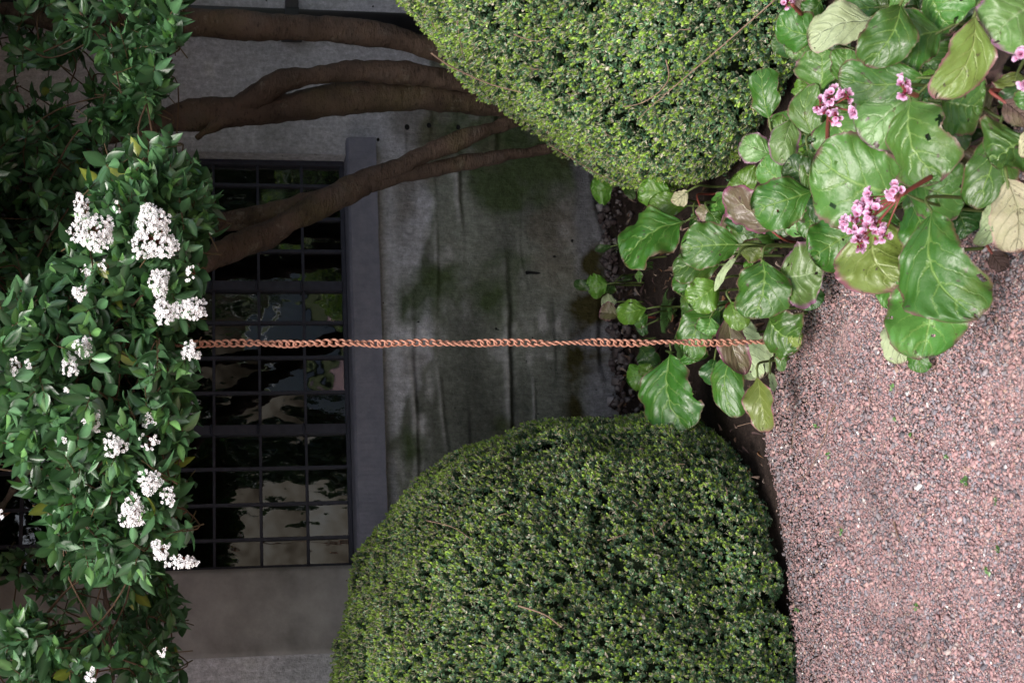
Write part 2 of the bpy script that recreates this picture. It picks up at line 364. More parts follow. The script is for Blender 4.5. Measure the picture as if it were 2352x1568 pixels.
def hedge(name, label, c, R0, H, a, b, N, seed, holes=.63, bright=1.0, lsz=1.0):
    rg = np.random.default_rng(seed); root = empty(name, (c[0], c[1], 0)); tag(root, label, 'hedge', 'clipped box hedges')
    def rad(t): return R0*np.maximum(1-np.clip(t, 0, 1)**a, 0)**b*np.where(t < .10, .95+.05*np.clip(t, 0, .10)/.10, 1)
    # sample surface by area (rejection on band area)
    tt = np.linspace(0, 1, 400); rr = rad(tt); ds = np.sqrt(np.gradient(rr)**2+(np.gradient(tt)*H)**2); cdf = np.cumsum(rr*ds+1e-6); cdf /= cdf[-1]
    t = np.interp(rg.random(N*2), cdf, tt); ph = rg.uniform(0, 2*PI, N*2)
    front = np.cos(ph+PI/2)                                # +1 towards the camera
    keep = (np.sin(ph) < .25) | (rg.random(N*2) < .35)
    t, ph = t[keep][:N], ph[keep][:N]; n = len(t); r = rad(t)
    P = np.stack([r*np.cos(ph), r*np.sin(ph), t*H], 1)
    e = 1e-3; dr = (rad(np.clip(t+e, 0, 1))-rad(np.clip(t-e, 0, 1)))/(2*e*H); Nn = np.stack([np.cos(ph), np.sin(ph), -dr], 1); Nn /= np.linalg.norm(Nn, axis=1)[:, None]
    d = .040*fbm(P*3.6+seed, 3)+.010*vnoise(P*20+seed)
    hole = vnoise(P*7.5+seed*3); gap = (hole > holes)
    depth = rg.random(n)**2*.026; P = P+Nn*(d-depth+.004)[:, None]
    P[gap] -= Nn[gap]*rg.uniform(.02, .07, (gap.sum(), 1)); P[:, 2] = np.maximum(P[:, 2], .02)
    D = Nn*.75+np.array([0, 0, .75])+rg.normal(0, .33, (n, 3))
    A = frames(D, rg.uniform(0, 6.3, n))*lsz*rg.uniform(.8, 1.25, n)[:, None, None]; var = rg.integers(0, len(SPRIGS), n); parts = []
    for k in range(len(SPRIGS)):
        i = np.where(var == k)[0]; m = len(i)
        tn = bright*(1+.22*vnoise(P[i]*6)[:, None])*rg.uniform(.85, 1.15, (m, 1))*np.array([1, 1, 1.0])
        parts.append(instance(SPRIGS[k], m, A[i], P[i], tn))
    V, F, C = stack(parts); mesh_np('foliage', V, F, M_box, root, col=C)
    # woody heart
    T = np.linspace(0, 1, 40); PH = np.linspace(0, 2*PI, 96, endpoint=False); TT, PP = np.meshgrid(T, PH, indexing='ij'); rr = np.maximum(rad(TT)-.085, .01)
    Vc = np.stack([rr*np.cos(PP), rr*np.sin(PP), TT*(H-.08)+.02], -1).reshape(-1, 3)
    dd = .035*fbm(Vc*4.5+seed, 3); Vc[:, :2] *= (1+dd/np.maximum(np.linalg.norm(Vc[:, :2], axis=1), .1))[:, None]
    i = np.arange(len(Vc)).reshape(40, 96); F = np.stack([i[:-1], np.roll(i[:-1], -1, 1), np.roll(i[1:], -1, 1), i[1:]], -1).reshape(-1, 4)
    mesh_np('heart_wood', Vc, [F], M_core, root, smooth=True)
    mb = MB()
    for k in range(90):                                    # dry clipped stems lying in the surface
        j = rg.integers(0, n); p = P[j]+Nn[j]*.012
        if Nn[j][1] > .2: continue
        w = rg.normal(0, 1, 3); w -= Nn[j]*w.dot(Nn[j]); w /= np.linalg.norm(w); L = rg.uniform(.015, .05)
        mb.tube([p-w*L/2, p+Nn[j]*.004, p+w*L/2], [.0013, .0016, .001], 5)
    tag(mb.build('dry_twigs', M_twig, root), kind='stuff')
    return root, rad, H
HL = hedge('box_hedge', 'dark domed box hedge touching the gravel, below the smooth grey wall strip', (-1.3, 5.06), 1.05, 1.27, 3, .427, 38000, 3, .60, 1.5, .84)
HR = hedge('box_hedge', 'brighter cone shaped box hedge in front of the brown tree trunks', (1.85, 4.86), 1.36, 1.36, 1.6, .59, 38000, 11, .78, 1.8, .92)

def hedge_hit(px, py, h, out=.02):
    root, rad, H = h; r = ray(px, py)
    for Y in np.linspace(3.0, 6.5, 700):
        p = CAM+r*(Y/r[1]); t = p[2]/H
        if 0 <= t <= 1 and np.hypot(p[0]-root.location[0], p[1]-root.location[1]) < rad(np.array(t))+.035: return p-r*out
    return CAM+r*(5.0/r[1])
for h, pts, rr in ((HR, [(990, 122), (1030, 150), (1075, 172), (1130, 195), (1200, 213)], .0035), (HR, [(1050, 50), (1058, 100), (1066, 140)], .002), (HR, [(1780, 0), (1700, 70), (1645, 118), (1560, 190), (1490, 250), (1465, 275)], .0025), (HR, [(1530, 138), (1536, 180), (1510, 215), (1470, 238), (1430, 246)], .0025),
                   (HR, [(1265, 335), (1310, 362), (1360, 392), (1420, 420)], .002), (HR, [(1350, 330), (1375, 350), (1420, 362)], .0018), (HR, [(1180, 80), (1230, 95), (1260, 85)], .0018), (HL, [(980, 1195), (1040, 1210), (1085, 1240)], .002), (HL, [(1190, 1390), (1250, 1410), (1290, 1440)], .003), (HL, [(1395, 1240), (1440, 1225)], .0022)):
    P = np.array([hedge_hit(x, y, h) for x, y in pts]); w = smooth_path(P-np.array(h[0].location), 5); MB().tube(w, np.linspace(rr, rr*.5, len(w)), 6).build('bare_twig', M_twig, h[0], smooth=True)

# ------------------------------------------------------------------ house: wall, sill, window, eaves
house = empty('house', tuple(WO), TH)
tag(house, 'old plastered house wall with a dark many-paned window and stone sill', 'house')
s0, _ = on_wall(650, 1305); s1, _ = on_wall(650, 355); zb = on_wall(803, 800)[1]
zt = 2.62; sL = -3.2; sR = 3.2; zTop = 5.2
pitch_s = (s1-s0)/12.0
RIDGES = ((950, .012, .016), (1010, .010, .010), (1060, .013, .018), (1160, .015, .024), (1262, .012, .024), (1378, .016, .014), (1215, .007, .008))
def wall_disp(s, z):
    P = np.stack([s*1.7, z*2.2, s*0], 1)
    d = .013*fbm(P*1.3, 4)+.005*fbm(P*5, 4)
    for px, w, am in RIDGES:
        zc = on_wall(px, 780)[1]; zz = z-zc-.022*fbm(np.stack([s*2.1, s*0+px, s*0], 1), 3)
        br = np.clip(.20+1.0*vnoise(np.stack([s*3+px, s*0, s*0], 1)), 0, 1)
        d = d+am*br*np.exp(-(zz/w)**2)*1.0-am*.8*br*np.exp(-((zz+w*1.6)/w)**2)
    return d*np.clip((on_wall(880, 780)[1]-z)/.1+.25, .25, 1)
def wall_col(s, z):
    n = len(s); P = np.stack([s*1.0, z*1.0, s*0], 1); zl = on_wall(890, 780)[1]
    def nz(f, fz, o=4, k=0): return fbm(np.stack([s*f+k, z*fz+k*.7, s*0], 1), o)
    edge_ = zl-.13+.10*nz(2.2, 2.2, 4, 3)+.03*nz(9, 9, 3, 5)
    low = np.clip((edge_-z)/.035+.5, 0, 1)
    light = np.array([.68, .67, .71])*(1+.16*nz(4, 6, 5, 1)[:, None])
    dk = np.array([.245, .255, .215])*(1+.5*nz(3.2, 5.5, 5, 8)[:, None])
    scuff = np.clip(nz(3.4, 7.5, 6, 21)*1.5-.35, 0, 1)*np.clip(.6+nz(14, 30, 3, 2), 0, 1.3); dk = dk*(1-scuff[:, None])+np.array([.58, .565, .55])*scuff[:, None]
    c = light*(1-low[:, None])+dk*low[:, None]
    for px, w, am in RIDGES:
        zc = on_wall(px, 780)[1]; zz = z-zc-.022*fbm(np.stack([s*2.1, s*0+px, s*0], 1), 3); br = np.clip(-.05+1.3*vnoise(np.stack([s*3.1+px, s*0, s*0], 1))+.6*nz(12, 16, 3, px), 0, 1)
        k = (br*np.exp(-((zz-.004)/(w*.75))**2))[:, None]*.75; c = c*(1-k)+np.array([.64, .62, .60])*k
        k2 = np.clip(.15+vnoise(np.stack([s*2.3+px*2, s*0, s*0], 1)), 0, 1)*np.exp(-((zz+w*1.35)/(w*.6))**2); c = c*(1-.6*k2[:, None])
    for a, b_ in ((.9, (.085, .125, .045)), (.6, (.20, .17, .13))):
        mo = np.clip(fbm(np.stack([(s*.8+z*.6)*3.0+a*31, (z*.8-s*.6)*2.6+a*7, s*0], 1), 6)*2.2-.55, 0, 1)*a*np.clip((zl-.02-z)/.05, .12, 1); c = c*(1-mo[:, None])+np.array(b_)*mo[:, None]
    foot = np.clip((.15+.05*nz(5, 5, 3, 9)-z)/.05, 0, 1)[:, None]; c = c*(1-foot)+np.array([.27, .27, .285])*foot*(1+.3*nz(8, 8, 3, 4)[:, None])
    mf = np.clip(fbm(np.stack([(s*.85+z*.5)*6+4, (z*.85-s*.5)*6, s*0], 1), 6)*2.2-.3, 0, 1)*np.clip((.24-z)/.06, 0, 1); c = c*(1-mf[:, None])+np.array([.07, .062, .022])*mf[:, None]
    return np.clip(c, .02, .8)
def wall_grid(sa, sb, za, zb_, step=.012, name='wall_panel'):
    ns = max(int((sb-sa)/step), 2); nz = max(int((zb_-za)/step), 2)
    S, Z = np.meshgrid(np.linspace(sa, sb, ns), np.linspace(za, zb_, nz)); d = wall_disp(S.ravel(), Z.ravel())
    return np.stack([S.ravel(), -d, Z.ravel()], 1), ns, nz
def gridf(ns, nz):
    i = np.arange(ns*nz).reshape(nz, ns); return np.stack([i[:-1, :-1], i[:-1, 1:], i[1:, 1:], i[1:, :-1]], -1).reshape(-1, 4)
Vs, Fs, o = [], [], 0
for sa, sb, za, z2, st in ((sL, s0, -.1, zTop, .03), (s0, s1, -.1, zb-.02, .0065), (s1, sR, -.1, zTop, .011), (s0, s1, zt, zTop, .05)):
    v, ns, nz = wall_grid(sa, sb, za, z2, st); Vs.append(v); Fs.append(gridf(ns, nz)+o); o += len(v)
# reveals of the opening
for (a, b) in ((s0, s0), (s1, s1)):
    v = np.array([(a, -.012, zb-.02), (a, .13, zb-.02), (a, .13, zt), (a, -.012, zt)]); Vs.append(v); Fs.append(np.array([[0, 1, 2, 3]])+o); o += 4
v = np.array([(s0, -.012, zt), (s0, .13, zt), (s1, .13, zt), (s1, -.012, zt)]); Vs.append(v); Fs.append(np.array([[0, 1, 2, 3]])+o); o += 4
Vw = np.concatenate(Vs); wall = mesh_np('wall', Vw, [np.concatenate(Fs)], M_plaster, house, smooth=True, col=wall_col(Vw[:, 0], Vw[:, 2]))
# smooth rendered strip beside the window, coarse plaster beyond it
sm0, _ = on_wall(600, 1506)
P_, ns, nz = wall_grid(sm0, s0+.003, .0, zTop-.1, .02); P_[:, 1] = P_[:, 1]*.25-.022
g = gridf(ns, nz); i = np.arange(ns*nz).reshape(nz, ns)
edge = np.r_[P_[i[:, 0]]*1]; back = edge.copy(); back[:, 1] = .0; n0 = len(P_); edger = P_[i[:, -1]].copy(); backr = edger.copy(); backr[:, 1] = .10
Vv = np.concatenate([P_, back, backr]); k = np.arange(nz-1)
F2 = np.stack([i[:-1, 0], i[1:, 0], n0+k+1, n0+k], 1); F3 = np.stack([i[:-1, -1], n0+nz+k, n0+nz+k+1, i[1:, -1]], 1)
mesh_np('wall_strip', Vv, [np.concatenate([g, F2, F3])], M_render, house, smooth=False)['label'] = 'smooth brown grey rendered strip beside the window'
# sill
zs_top = on_wall(862, 780, .07)[1] ; zf_t = on_wall(812, 780, .075)[1]; zf_b = on_wall(878, 780, .075)[1]
sA = s0-.0; sB = on_wall(830, 315, .075)[0]
mb = MB(); nseg = 2
prof = [(.12, zb), (.0, zb-.004), (-.055, zf_t+.006), (-.075, zf_t-.004), (-.075, zf_b), (.0, zf_b), (.12, zf_b)]
m = len(prof); SS = np.linspace(sA, sB, 170); Vp = []
for j, s in enumerate(SS):
    ch = .004*max(0, float(vnoise(np.array([[s*17, 3, 0]]))[0])-.35)+.0012*float(vnoise(np.array([[s*60, 1, 0]]))[0]); ch2 = .006*max(0, float(vnoise(np.array([[s*23, 9, 0]]))[0])-.5)
    Vp += [(s, y+(ch if k in (2, 3) else ch2 if k == 4 else 0), z-(ch if k in (2, 3) else -ch2 if k == 4 else 0)) for k, (y, z) in enumerate(prof)]
mb.add(Vp, [(j*m+k, j*m+(k+1) % m, (j+1)*m+(k+1) % m, (j+1)*m+k) for j in range(len(SS)-1) for k in range(m)]+[tuple(range(m))[::-1], tuple(range((len(SS)-1)*m, len(SS)*m))])
mb.build('sill', M_sill, house)
# window
win = MB(); GY = .085
xb = [on_wall(x, 800)[1] for x in (592+5, 697+5, 490)]
zrow = [zb]; hz = xb[0]-xb[1]
zc = zb; rows_z = [zb+hz*(k) for k in range(0, 9)]
off = xb[1]-(zb+hz); rows_z = [zb]+[xb[1]+hz*k for k in range(0, 7)]
fr = MB(); fw = .022
fr.box(s0, s0+fw, GY-.02, GY+.03, zb, zt); fr.box(s1-fw, s1, GY-.02, GY+.03, zb, zt)
fr.box(s0+fw, s1-fw, GY-.018, GY+.03, zb, zb+.018); fr.box(s0+fw, s1-fw, GY-.018, GY+.03, zt-.03, zt)
frame = fr.build('window', M_iron, house, bevel=.002)
cols = [s0+(s1-s0)*k/12 for k in range(1, 12)]
cols_px = [1237, 1157, 1075, 988, 902, 822, 742, 660, 578, 504, 428]
cols = [on_wall(650, p, -GY)[0] for p in cols_px]
for k, c in enumerate(cols):
    thick = k in (3, 7); w = .020 if thick else .0065
    b = MB().box(c-w, c+w, GY-(.030 if thick else .014), GY+.02, zb+.018, zt-.03)
    b.build('mullion' if thick else 'glazing_bar', M_iron, frame, bevel=.0015)
    if thick:
        pn = MB()
        for z in rows_z[1:]:
            for dz in (0,):
                t = np.linspace(0, 2*PI, 13)[:-1]
                pn.tube([(c-.022, GY-.034, z+.01), (c, GY-.040, z+.01), (c+.022, GY-.034, z+.01)], [.004, .0065, .004], 8)
        pn.build('bolt', M_iron, frame, smooth=True)
for z in rows_z[1:]:
    MB().box(s0+fw, s1-fw, GY-.010, GY+.016, z-.006, z+.006).build('glazing_bar', M_iron, frame, bevel=.0015)
ce = [s0+fw]+cols+[s1-fw]; re_ = [zb+.018]+rows_z[1:]+[zt-.03]
for a in range(len(ce)-1):
    for b in range(len(re_)-1):
        rt = rng.normal(0, .008, 2); rt = rt*.5; rt[1] += ((.064, .048, .031, .022, .015, .01, .01, .01, .01)[b] if a < 4 else .028 if a < 5 else .004); V = []
        for s in np.linspace(ce[a], ce[a+1], 3):
            for z in np.linspace(re_[b], re_[b+1], 3):
                V.append((s, GY+.004+(s-(ce[a]+ce[a+1])/2)*rt[0]+(z-(re_[b]+re_[b+1])/2)*rt[1], z))
        i = np.arange(9).reshape(3, 3); F = np.stack([i[:-1, :-1], i[1:, :-1], i[1:, 1:], i[:-1, 1:]], -1).reshape(-1, 4)
        mesh_np('pane', V, [F], M_glass, frame, smooth=True)
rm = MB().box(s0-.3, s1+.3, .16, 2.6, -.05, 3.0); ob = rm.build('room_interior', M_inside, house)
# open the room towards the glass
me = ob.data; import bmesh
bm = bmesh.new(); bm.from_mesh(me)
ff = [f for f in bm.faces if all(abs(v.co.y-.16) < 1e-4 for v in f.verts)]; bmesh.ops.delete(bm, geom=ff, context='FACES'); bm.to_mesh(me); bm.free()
# holes and a gash in the plaster: raised dark caps, inner shade painted as colour
s, z = on_wall(1222, 629); d = float(wall_disp(np.array([s]), np.array([z]))[0])
V = [(s+a, -d-.004, z+b) for a, b in ((.006, .032), (.011, .026), (.009, .0), (.004, -.03), (-.001, -.038), (-.004, -.02), (-.003, .01), (-.006, .028))]; V2 = [(x, y+.01, q) for x, y, q in V]
mesh_np('gash', np.array(V+V2), [np.array([[k, (k+1) % 8, 8+(k+1) % 8, 8+k] for k in range(8)]), np.array([list(range(8))])], M_hole_shade, house)
for hx, hy, rr in ((935, 292, .011), (985, 289, .010), (1053, 290, .010), (868, 322, .007)):
    s, z = on_wall(hx, hy); d = float(wall_disp(np.array([s]), np.array([z]))[0])
    t = np.linspace(0, 2*PI, 15)[:-1]; V = [(s+rr*math.cos(a)*1.25, -d-.0025, z+rr*math.sin(a)) for a in t]+[(s+rr*math.cos(a)*.9, -d+.006, z+rr*.8*math.sin(a)) for a in t]
    mesh_np('drill_hole', np.array(V), [np.array([[k, (k+1) % 14, 14+(k+1) % 14, 14+k] for k in range(14)]), np.array([list(range(14))])], M_hole_shade, house)
# eaves: soffit boards, fascia and roof slope; upper wall continues above
ev = 2.78; ey = -2.08
zW = 3.0
roof = MB()
Vr = [(-3.6, .0, zW), (4.2, .0, zW), (4.2, ey+.3, ev), (-3.6, ey-.0, ev), (-3.6, .0, zW+.9), (4.2, .0, zW+.9), (4.2, ey+.3, ev+.12), (-3.6, ey, ev+.12)]
roof.add(Vr, [(0, 1, 2, 3), (4, 7, 6, 5), (3, 2, 6, 7), (0, 3, 7, 4), (1, 5, 6, 2)])
roof.build('roof', M_board, house)
gt = MB(); 
pr = [(.06*math.cos(a), .05*math.sin(a)) for a in np.linspace(PI, 2*PI, 9)]; pr += [(x*.9, y*.9) for x, y in pr[::-1]]
a0 = np.array([-3.6, ey-.07, ev+.08]); a1 = np.array([4.2, ey+.3-.07, ev+.08])
Vg = [(p[0], p[1]+x, p[2]+y) for p in (a0, a1) for x, y in pr]; m = len(pr)
gt.add(Vg, [(k, (k+1) % m, m+(k+1) % m, m+k) for k in range(m)]+[tuple(range(m))[::-1], tuple(range(m, 2*m))]); gt.build('gutter', M_pipe, house)

# drainpipe at the end of the wall
pipe = empty('drainpipe', tuple(WO+wd*on_wall(700, 50, .06)[0]+wn*.062)); tag(pipe, 'black drainpipe with a bracket on the wall behind the outermost trunk', 'drainpipe')
mb = MB().tube([(0, 0, 0), (0, 0, 3.2)], .052, 20); mb.build('pipe', M_pipe, pipe, smooth=True)
zbk = on_wall(670, 40, .06)[1]
mb = MB().tube([(0, 0, zbk-.03), (0, 0, zbk+.03)], .062, 20); mb.box(-.085, -.035, -.03, .06, zbk-.045, zbk+.045); mb.box(.02, .10, -.03, .06, zbk-.028, zbk+.028); mb.build('bracket', M_pipe, pipe, bevel=.003)

# ------------------------------------------------------------------ chain
YC = 4.12; pc = at_Y(1782, 786, YC); ptop = at_Y(480, 789, YC)
chain = empty('rain_chain', (float(pc[0]), YC, 0)); Z0 = float(pc[2]); tag(chain, 'long twisted rust orange curb link chain hanging down to the gravel edge', 'chain')
def link_mesh(n=22, m=8, A=.0132, B=.0092, r=.0031, tw=.80):
    V = []
    t = np.linspace(0, 2*PI, n, endpoint=False); C = []
    for a in t:
        s = A*math.cos(a); w = B*math.sin(a); th = tw*(s/A); C.append((w*math.cos(th), w*math.sin(th), s))
    C = np.array(C); T = np.roll(C, -1, 0)-np.roll(C, 1, 0); T /= np.linalg.norm(T, axis=1)[:, None]
    for i in range(n):
        u = C[i]/np.linalg.norm(C[i]); u = u-T[i]*u.dot(T[i]); u /= np.linalg.norm(u); w = np.cross(T[i], u)
        for k in range(m): V.append(C[i]+r*(math.cos(2*PI*k/m)*u+math.sin(2*PI*k/m)*w))
    F = np.array([[i*m+k, i*m+(k+1) % m, ((i+1) % n)*m+(k+1) % m, ((i+1) % n)*m+k] for i in range(n) for k in range(m)])
    return np.array(V), F
LV, LF = link_mesh(); PS = .0192; x_top = (ptop[0]-pc[0])/(ptop[2]-pc[2])*1.0
proto = mesh_np('link', LV, [LF], M_rust, chain, smooth=True); K = 152; rest = []
ang = .3
for k in range(K):
    z = Z0+.012+PS*k; xx = x_top*z+.0016*math.sin(k*.5); 
    ang = .35+1.05*math.sin(k*.43+.6*math.sin(k*.09))+.35*math.sin(k*.071)
    Rz = np.array([[math.cos(ang), math.sin(ang), 0], [-math.sin(ang), math.cos(ang), 0], [0, 0, 1]])
    if k < 100:
        o = proto if k == 0 else proto.copy()
        if k: sc.collection.objects.link(o); o.parent = chain
        o.location = (xx, 0, z); o.rotation_euler = (random.gauss(0, .05), random.gauss(0, .05), ang)
    else: rest.append((LV @ Rz+np.array([xx, 0, z]), [LF], np.ones((len(LV), 3))))
V, F, _ = stack(rest); tag(mesh_np('link', V, F, M_rust, chain, smooth=True), kind='stuff')

# ------------------------------------------------------------------ small tree: trunks, limbs, crown, flower heads
tree = empty('flowering_tree', (1.35, 5.75, 0)); tp = np.array([1.35, 5.75, 0])
tag(tree, 'evergreen tree with brown curving trunks, dark pointed leaves and white flower heads', 'tree')
def trunk(name, pts, mat=M_bark, seed=1, n=36, amp=.012):
    P = np.array([at_Y(x, y, Y) for x, y, r, Y in pts]); 
    Rr = np.array([r/FPX*Y*.94 for x, y, r, Y in pts]); k = 20
    Q = smooth_path(np.c_[P, Rr], k); P, Rr = Q[:, :3]-tp, Q[:, 3]
    mb = MB().tube(P, Rr, n); V = mb.V[0]; C = np.repeat(P, n, 0)
    d = V-C; dl = np.linalg.norm(d, axis=1)[:, None]; V = V+d/dl*(amp*fbm(V*7+seed, 4)+.0035*fbm(V*30+seed, 2)+.010*np.maximum(vnoise(V*11+seed*2)-.45, 0))[:, None]; mb.V[0] = V
    return mb.build(name, mat, tree, smooth=True)
GB = 5.75
trunk('trunk', [(300, 40, 34, 5.5), (430, 50, 32, 5.5), (520, 58, 33, 5.5), (620, 64, 33, 5.5), (740, 70, 30, 5.5), (860, 80, 30, 5.5), (940, 98, 26, 5.5), (1030, 125, 26, 5.5), (1200, 170, 30, 5.55), (1450, 240, 36, 5.6), (1620, 290, 44, 5.65)], seed=3)
trunk('trunk', [(100, 330, 26, 5.6), (270, 300, 28, 5.6), (340, 287, 30, 5.6), (430, 268, 34, 5.6), (520, 258, 37, 5.6), (620, 249, 39, 5.6), (720, 236, 37, 5.6), (830, 224, 34, 5.6), (930, 219, 31, 5.6), (1040, 228, 31, 5.6), (1130, 248, 24, 5.6), (1250, 272, 30, 5.6), (1450, 300, 40, 5.65), (1620, 330, 48, 5.7)], seed=5)
trunk('trunk', [(545, 245, 22, 5.58), (585, 222, 27, 5.56), (640, 190, 27, 5.52), (720, 172, 24, 5.52), (850, 167, 25, 5.52), (960, 172, 23, 5.52), (1060, 190, 23, 5.52), (1250, 230, 26, 5.55), (1450, 270, 34, 5.6), (1610, 310, 40, 5.65)], seed=7)
trunk('branch_stub', [(540, 258, 20, 5.6), (500, 282, 16, 5.57), (470, 304, 10, 5.55), (452, 318, 4, 5.54)], seed=8)
trunk('trunk', [(330, 700, 24, 5.1), (420, 640, 27, 5.15), (490, 592, 29, 5.2), (545, 566, 29, 5.25), (610, 538, 27, 5.3), (680, 500, 27, 5.3), (750, 462, 31, 5.35), (830, 425, 29, 5.4), (930, 378, 25, 5.4), (1040, 330, 24, 5.4), (1140, 292, 22, 5.45), (1250, 262, 24, 5.5), (1450, 270, 30, 5.6), (1610, 320, 40, 5.65)], seed=9)
trunk('trunk', [(850, 425, 16, 5.38), (920, 404, 17, 5.40), (1000, 388, 16, 5.42), (1100, 369, 16, 5.44), (1200, 350, 15, 5.46), (1300, 335, 16, 5.5), (1450, 330, 22, 5.6), (1610, 335, 34, 5.66)], seed=12)
trunk('limb', [(400, 520, 20, 5.45), (500, 512, 24, 5.45), (600, 498, 25, 5.42), (690, 470, 22, 5.40), (770, 440, 20, 5.38)], seed=13)
trunk('limb', [(300, 40, 22, 5.5), (150, 60, 18, 5.4), (0, 20, 14, 5.3), (-200, 60, 10, 5.1)], seed=14)
trunk('limb', [(330, 700, 20, 5.1), (230, 820, 15, 4.8), (120, 950, 11, 4.6), (30, 1120, 8, 4.5), (-60, 1250, 6, 4.4)], seed=15)
trunk('limb', [(200, 310, 20, 5.6), (120, 500, 15, 5.3), (60, 760, 12, 4.9), (-80, 980, 9, 4.7)], seed=16)
trunk('limb', [(120, 950, 9, 4.6), (200, 1150, 8, 4.55), (240, 1350, 7, 4.7), (260, 1560, 5, 4.7)], seed=17)

def leaf_template(L=1.0, w=.22, curl=.12, fold=.10):
    us = np.array([0, .12, .32, .55, .78, 1.0]); ws = w*np.array([.04, .55, .98, .95, .55, 0.02]); V = []
    for u, ww in zip(us, ws):
        zc = -curl*(u*1.2)**2
        V += [(-ww, zc+fold*ww/w*w*1.6, u), (0, zc, u), (ww, zc+fold*ww/w*w*1.6, u)]
    F = []
    for k in range(5):
        a = 3*k; F += [(a, a+3, a+4, a+1), (a+1, a+4, a+5, a+2)]
    return np.array(V), np.array(F)
def vib_sprig(rg):
    L = []; np_ = rg.integers(3, 6)
    for k in range(np_):
        for s in (0, 1):
            if rg.random() < .08: continue
            az = k*PI/2+s*PI+rg.normal(0, .25); f = k/np_; tilt = 1.35-.85*f+rg.normal(0, .15)
            V, F = leaf_template(w=rg.uniform(.19, .25), curl=rg.uniform(.0, .28), fold=rg.uniform(.1, .5))
            d = np.array([math.sin(tilt)*math.cos(az), math.sin(tilt)*math.sin(az), math.cos(tilt)])
            up = np.array([0, 0, 1.0]); x = np.cross(up, d); x /= np.linalg.norm(x); y = np.cross(d, x)
            tw = rg.normal(0, .35); x, y = x*math.cos(tw)+y*math.sin(tw), y*math.cos(tw)-x*math.sin(tw)
            sz = rg.uniform(.055, .081)*(1-.35*f*f)
            base = np.array([0, 0, -.055+.055*f])
            c = np.array([.046, .108, .046])*rg.uniform(.7, 1.35)*(1+.9*f)
            if f > .7: c = c*np.array([1.35, 1.25, .9])
            if rg.random() < .006: c = np.array([.20, .24, .04])
            C = np.tile(c, (len(V), 1)); C[1::3] *= 1.55
            L.append(((V*sz) @ np.stack([x, -y, d])+base, [F], C))
    st = MB().tube([(0, 0, -.11), (0, 0, -.05), (0, 0, .0)], [.0022, .002, .0012], 4, False)
    L.append((st.V[0], [np.array(st.F)], np.tile([[.11, .075, .035]], (len(st.V[0]), 1))))
    return stack(L)
VS = [vib_sprig(rng) for _ in range(22)]
EX = np.array([(-300, 430), (0, 462), (60, 455), (120, 385), (190, 420), (260, 378), (300, 300), (325, 380), (350, 470), (400, 490), (505, 525), (560, 480), (600, 470), (700, 488), (800, 472), (860, 470), (930, 455), (1000, 470), (1090, 452), (1200, 465), (1270, 462), (1345, 480), (1390, 430), (1450, 448), (1568, 440), (1800, 430)], float)
def xmax(y): return np.interp(y, EX[:, 0], EX[:, 1])
#        cx    cy    rx   ry    Y    dY   n    bright
BLOBS = [(250, 900, 250, 350, 4.12, .22, 330, 1.0), (330, 600, 170, 210, 4.15, .2, 150, 1.0), (350, 430, 130, 110, 4.25, .2, 55, 1.0), (280, 1190, 190, 160, 4.15, .18, 105, 1.0), (60, 850, 130, 200, 4.1, .2, 90, 1.0),
         (400, 150, 75, 200, 4.75, .15, 62, 1.1), (300, 60, 130, 90, 4.8, .15, 26, 1.1), (330, 215, 70, 90, 4.75, .12, 20, 1.1),
         (90, 60, 170, 110, 5.3, .3, 40, .9), (60, 200, 110, 100, 5.4, .3, 10, .9), (250, 190, 60, 90, 5.35, .2, 9, .9), (100, 480, 200, 240, 5.2, .35, 190, .9), (440, 470, 80, 110, 4.9, .15, 34, .9), (60, 700, 130, 120, 5.0, .3, 60, .9),
         (340, 1440, 110, 130, 4.95, .2, 34, .9), (150, 1340, 220, 110, 5.2, .3, 20, .8), (300, 1330, 90, 60, 4.9, .2, 12, .9), (90, 1500, 170, 120, 4.25, .15, 60, 1.0), (360, 1540, 90, 70, 4.6, .15, 16, 1.0),
         (-250, 800, 260, 800, 4.5, .5, 330, 1.0), (-200, 100, 200, 300, 5.3, .4, 90, .9), (250, 1780, 220, 160, 4.6, .4, 50, 1.0), (150, -180, 300, 150, 5.1, .4, 60, 1.0)]
